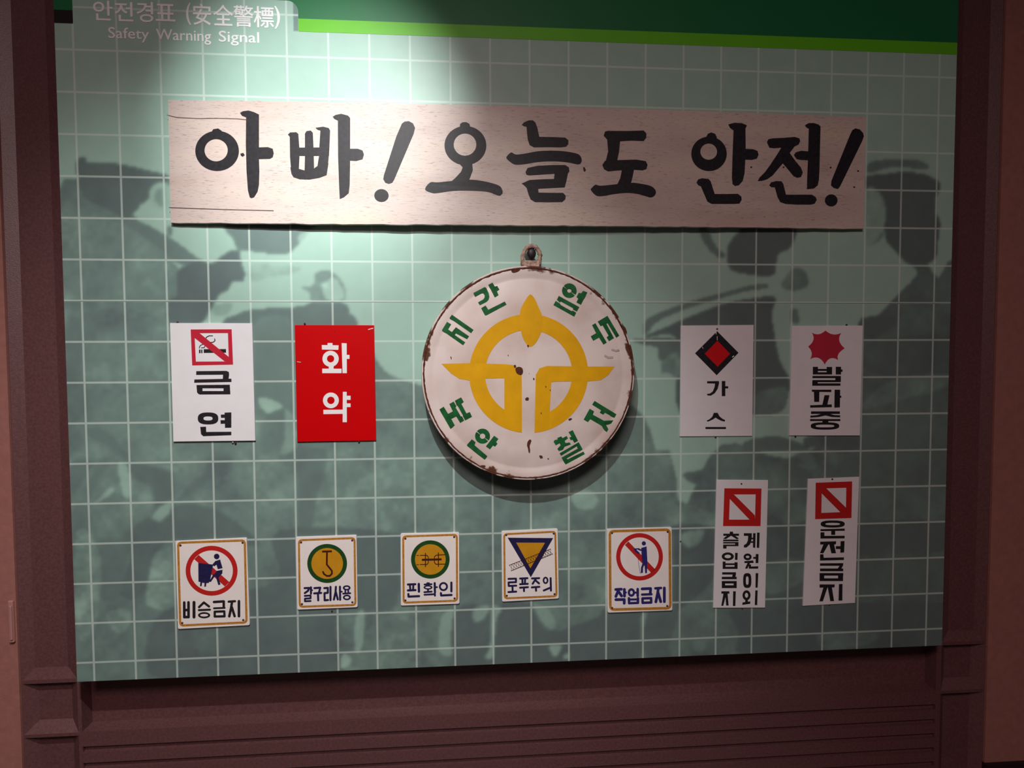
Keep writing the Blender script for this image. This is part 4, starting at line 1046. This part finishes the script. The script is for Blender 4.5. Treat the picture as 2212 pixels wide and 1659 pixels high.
f.poly([(735, 738), (775, 740), (748, 800), (744, 886), (710, 886), (714, 800)]); f.poly([(770, 740), (816, 720), (810, 890), (782, 890)])
f.stroke([(666, 650), (696, 885), (716, 887)], 6); f.build('worker_pictogram', BL, r)
w = 40
letter(G6, y, r, BL, ('s', [(302, 1157), (395, 1152)], w), ('s', [(350, 1160), (304, 1270)], w), ('s', [(355, 1200), (398, 1262)], w), ('s', [(443, 1155), (445, 1265)], w), ('s', [(445, 1205), (466, 1205)], 30), ('s', [(304, 1322), (442, 1320), (440, 1380)], w))
letter(G6, y, r, BL, ('r', 557, 1206, 60, 70, 22, 30), ('s', [(660, 1150), (660, 1262)], 36), ('s', [(612, 1208), (655, 1208)], 28), ('s', [(517, 1300), (520, 1378)], 36), ('s', [(664, 1298), (664, 1374)], 36), ('s', [(517, 1320), (664, 1318)], 30), ('s', [(520, 1380), (664, 1374)], 34))
letter(G6, y, r, BL, ('s', [(732, 1147), (870, 1141), (866, 1210)], w), ('s', [(732, 1240), (884, 1234)], 34), ('s', [(738, 1302), (878, 1297), (880, 1368), (740, 1374)], 36), ('s', [(738, 1302), (740, 1374)], 36))
letter(G6, y, r, BL, ('s', [(948, 1138), (1040, 1132)], 36), ('s', [(995, 1142), (985, 1220), (956, 1358)], w), ('s', [(993, 1210), (1035, 1355)], w), ('s', [(1094, 1132), (1094, 1355)], w))

# ------------------------------------------------------------------ round hanging sign
DK = Crop(880, 510, 1400, 1060, 1569)
YD = -0.070                       # its face
(cxp, cyp), = DK([(795, 897)])
CX, CZ = U(cxp, cyp, YD)
(lp, _), (rp_, _) = DK([(100, 897), (1490, 897)])
RD = (U(rp_, cyp, YD)[0]-U(lp, cyp, YD)[0])/2
drum = empty('round_sign', (CX, 0.0, CZ-RD))
tag(drum, 'round cream metal sign with yellow emblem, green characters and a rusty rim', 'sign')
def lathe(name, prof, material, n=120, wob=0.0):
    v, f = [], []
    rs = np.random.RandomState(5)
    for i in range(n):
        a = 2*math.pi*i/n
        for r_, y_ in prof:
            rr = r_*(1+wob*(rs.rand()-.5))
            v.append((CX+rr*math.cos(a), y_+wob*0.02*(rs.rand()-.5), CZ+rr*math.sin(a)))
    k = len(prof)
    for i in range(n):
        j = (i+1) % n
        for q in range(k-1):
            f.append((i*k+q, j*k+q, j*k+q+1, i*k+q+1))
    return mesh_obj(name, v, f, material, drum, (CX, 0.0, CZ), smooth=True)
e = 0.0
prof = [(0.0008, YD), (RD*.30, YD), (RD*.60, YD), (RD*.855, YD), (RD*.875, YD+.0016), (RD*.895, YD+.0018), (RD*.915, YD+.0002), (RD*.965, YD-.0002), (RD*.985, YD+.0006),
        (RD*.992, YD+.004), (RD*.985, YD+.008), (RD*.988, YD+.03), (RD*.985, -0.008), (RD*.97, -0.001), (RD*.90, -0.0005)]
lathe('drum', prof, M['drum'])
lathe('rim_seam', [(RD*.968, YD+.0010), (RD*.973, YD-.0012), (RD*.980, YD-.0016), (RD*.986, YD+.0002)], M['rust'], 220, wob=0.009)
lathe('rolled_edge', [(RD*.982, YD+.0010), (RD*.988, YD-.0010), (RD*.995, YD-.0004), (RD*1.001, YD+.003), (RD*1.003, YD+.007), (RD*1.000, YD+.011), (RD*.985, YD+.013)], M['drum'], 120)
# emblem
YE = YD-0.0005
f = Film(DK, YE)
f.ring(790, 896, 388, 388, 284, 284, a0=99.0, a1=441.5, n=90)
em = f.build('emblem_ring', M['amber'], drum)
f = Film(DK, YE-.0001); f.poly([(222, 832), (420, 828), (640, 835), (700, 842), (700, 927), (600, 926), (500, 929), (400, 940), (340, 930), (285, 895)])
f.poly([(632, 836), (685, 840), (722, 862), (745, 905), (746, 1281), (700, 1273), (632, 1249)]); f.build('emblem_wing', M['amber'], em)
f = Film(DK, YE-.0001); f.poly([(838, 905), (860, 862), (910, 846), (1180, 850), (1350, 850), (1310, 905), (1262, 938), (1180, 947), (975, 948), (935, 952), (838, 952)])
f.poly([(837, 900), (942, 900), (935, 1000), (928, 1150), (925, 1259), (870, 1275), (828, 1282)]); f.build('emblem_wing', M['amber'], em)
f = Film(DK, YE-.0002); f.poly([(800, 380), (832, 412), (855, 465), (878, 520), (880, 600), (852, 670), (825, 708), (795, 720), (767, 690), (745, 640), (735, 570), (735, 490), (762, 430)], 3)
f.build('emblem_spear', M['amber'], em)
# stencilled characters
dA = Crop(940, 590, 1140, 750, 2074); dB = Crop(1170, 590, 1370, 750, 2074); dC = Crop(930, 850, 1130, 1010, 2074); dD = Crop(1160, 850, 1360, 1010, 2074)
def sten(c, *polys, ring=None):
    f = Film(c, YE)
    if ring:
        cx, cy, ro, ri, a = ring
        f.ring(cx, cy, ro, ro, ri, ri, n=20, a0=a+3.5, a1=a+176.5); f.ring(cx, cy, ro, ro, ri, ri, n=20, a0=a+183.5, a1=a+356.5)
    for p in polys: f.poly(p)
    f.build('stencil_letter', M['stencil'], drum)
sten(dA, [(855, 445), (1110, 310), (1145, 330), (1200, 450), (1215, 530), (1195, 600), (1150, 645), (1000, 720), (960, 655), (1075, 590), (1105, 550), (1110, 500), (1080, 455), (1040, 450), (895, 525)],
     [(1190, 260), (1285, 210), (1335, 300), (1390, 285), (1440, 370), (1385, 405), (1420, 495), (1335, 545)], [(1030, 785), (1130, 725), (1190, 820), (1560, 635), (1600, 705), (1150, 945), (1115, 945)])
sten(dA, [(375, 930), (860, 1270), (805, 1345), (320, 1005)], [(265, 1090), (360, 1145), (290, 1260), (375, 1320), (465, 1210), (760, 1415), (715, 1480), (465, 1350), (440, 1385), (675, 1550), (625, 1615), (150, 1280)])
sten(dB, [(930, 395), (1025, 430), (880, 710), (780, 655), (820, 570), (780, 535), (830, 440), (885, 450)],
     [(385, 510), (845, 760), (790, 860), (700, 815), (705, 785), (430, 635), (410, 660), (340, 595)], [(315, 620), (410, 680), (430, 715), (670, 850), (700, 840), (775, 885), (730, 975), (265, 715)],
     ring=(620, 392, 164, 47, 38))
sten(dB, [(1255, 1085), (1475, 955), (1740, 1400), (1670, 1435), (1475, 1110), (1450, 1130), (1620, 1455), (1510, 1525), (1455, 1440), (1500, 1400), (1365, 1170), (1320, 1190)],
     [(1130, 1165), (1205, 1120), (1460, 1555), (1385, 1600), (1285, 1445), (1155, 1515), (1100, 1415), (1220, 1345)])
sten(dC, [(200, 355), (295, 295), (395, 455), (500, 400), (420, 235), (520, 180), (580, 285), (560, 310), (680, 515), (705, 510), (755, 605), (665, 660), (575, 515), (465, 570), (545, 715), (445, 780)],
     [(545, 160), (685, 85), (745, 190), (690, 230), (805, 445), (880, 415), (930, 520), (775, 605), (725, 510), (725, 490), (605, 275), (585, 270)])
sten(dC, [(1425, 945), (1520, 1015), (1470, 1085), (1500, 1125), (1445, 1190), (1400, 1165), (1330, 1250), (1240, 1185)], [(925, 1025), (1010, 1090), (985, 1160), (1270, 1400), (1210, 1475), (812, 1155)],
     ring=(1165, 955, 168, 60, 38))
sten(dD, [(1290, 165), (1780, 465), (1735, 540), (1520, 430), (1485, 475), (1405, 430), (1435, 375), (1235, 250)],
     [(1180, 340), (1280, 400), (1250, 475), (1500, 610), (1710, 600), (1660, 670), (1540, 695), (1600, 800), (1560, 865), (1500, 800), (1450, 725), (1195, 575), (1140, 640), (1045, 585)])
sten(dD, [(545, 960), (570, 1000), (665, 950), (695, 1005), (620, 1060), (640, 1110), (730, 1095), (760, 1140), (620, 1190), (580, 1260), (490, 1290), (455, 1240), (530, 1160), (505, 1115), (420, 1160), (370, 1080), (400, 1040), (460, 1030), (455, 995)],
     [(705, 865), (800, 820), (920, 1060), (835, 1105), (795, 1035), (755, 1045), (725, 990), (770, 965)],
     [(505, 1340), (935, 1090), (960, 1140), (540, 1395)], [(885, 1118), (935, 1090), (1020, 1245), (950, 1285), (900, 1215)], [(550, 1435), (900, 1240), (1018, 1245), (590, 1480)],
     [(550, 1435), (630, 1410), (695, 1490), (640, 1590)], [(640, 1590), (605, 1530), (690, 1472), (1040, 1300), (1072, 1355)])
# chipped paint showing rust
chips = [([(705, 862), (725, 852), (748, 860), (754, 885), (742, 905), (720, 900), (708, 885)]), ([(694, 842), (706, 840), (708, 854), (697, 858)]),
         ([(768, 1060), (780, 1050), (792, 1056), (788, 1070), (772, 1070)]), ([(678, 222), (700, 212), (735, 208), (730, 225), (700, 238), (682, 235)]),
         ([(783, 1342), (797, 1326), (808, 1332), (803, 1350), (797, 1368), (800, 1392), (798, 1412), (790, 1408), (786, 1385), (780, 1365)]), ([(860, 1430), (878, 1432), (882, 1445), (866, 1448)]),
         ([(820, 925), (828, 926), (827, 937), (820, 935)]), ([(898, 978), (905, 980), (903, 990)]), ([(928, 1000), (934, 1002), (931, 1012)]), ([(1050, 1192), (1068, 1186), (1072, 1194), (1055, 1202)]),
         ([(868, 1150), (875, 1152), (872, 1162)]), ([(780, 712), (792, 710), (788, 726)]), ([(478, 1495), (505, 1494), (508, 1504), (485, 1503)]), ([(1402, 585), (1420, 595), (1432, 630), (1415, 625), (1398, 605)]),
         ([(280, 785), (288, 790), (286, 805)]), ([(654, 775), (659, 774), (658, 784)]), ([(912, 1450), (922, 1448), (920, 1457)])]
for c in chips:
    f = Film(DK, YE-.0006); f.poly(c, 3); f.build('paint_chip', M['rust'], drum)
f = Film(DK, YE-.0004); f.stroke([(1290, 780), (1310, 792), (1335, 790)], 14); f.stroke([(1335, 740), (1360, 748), (1375, 742)], 12); f.build('smudge', mat('grey_smudge', (0.44, 0.36, 0.34), 0.5, 0.3, var=0.1), drum)
# hanging lug with the bolt in it
LG = Crop(1080, 520, 1220, 620, 2212)
YL = YD+0.012
pts = LG([(790, 850), (775, 700), (780, 520), (850, 330), (960, 215), (1090, 180), (1220, 215), (1320, 330), (1370, 500), (1340, 680), (1330, 850)])
path = [U(a, b, YL) for a, b in pts]
def tube(name, path3, r, material, parent, n=10, wob=0.0):
    rs = np.random.RandomState(11)
    P = [Vector(p) for p in path3]; v, f = [], []
    for i, p in enumerate(P):
        t = (P[min(i+1, len(P)-1)]-P[max(i-1, 0)]).normalized()
        a = t.cross(Vector((0, 1, 0))).normalized(); b = t.cross(a).normalized()
        for k in range(n):
            an = 2*math.pi*k/n; rr = r*(1+wob*(rs.rand()-.5))
            v.append(p+a*rr*math.cos(an)+b*rr*1.25*math.sin(an))
    for i in range(len(P)-1):
        for k in range(n):
            q = (k+1) % n
            f.append((i*n+k, i*n+q, (i+1)*n+q, (i+1)*n+k))
    f.append(list(range(n))[::-1]); f.append([(len(P)-1)*n+k for k in range(n)])
    return mesh_obj(name, v, f, material, parent, tuple(P[0]), smooth=True)
M['lug'] = mat('rusty_lug', (0.40, 0.25, 0.20), 0.6, 0.3, var=0.55, vscale=110, bump=0.8, bscale=160)
sm = []
for i in range(len(path)-1):
    for s in range(3):
        t = s/3; sm.append((path[i][0]*(1-t)+path[i+1][0]*t, YL, path[i][1]*(1-t)+path[i+1][1]*t))
sm.append((path[-1][0], YL, path[-1][1]))
lug = tube('hanging_lug', sm, 0.0052, M['lug'], drum, wob=0.5)
x0, z0 = U(*LG([(800, 850)])[0], YL); x1, z1 = U(*LG([(1330, 690)])[0], YL)
box_obj('lug_weld', x0, x1, YL-0.008, YL+0.008, z0-0.006, z1, M['lug'], lug)
bx, bz_ = U(*LG([(1085, 430)])[0], YL)
v, f = [], []
n = 16
for yy, rr in ((YL-0.004, 0.0), (YL-0.004, 0.0075), (YL-0.001, 0.0105), (YL+0.012, 0.0115), (0.0, 0.0115)):
    for k in range(n):
        a = 2*math.pi*k/n; v.append((bx+rr*math.cos(a), yy, bz_+rr*1.2*math.sin(a)))
for q in range(4):
    for k in range(n): f.append((q*n+k, q*n+(k+1) % n, (q+1)*n+(k+1) % n, (q+1)*n+k))
bolt = mesh_obj('hanging_bolt', v, f, M['dark_bolt'], None, (bx, 0, bz_), smooth=True)
tag(bolt, 'dark bolt in the lug holding up the round metal sign', 'bolt')
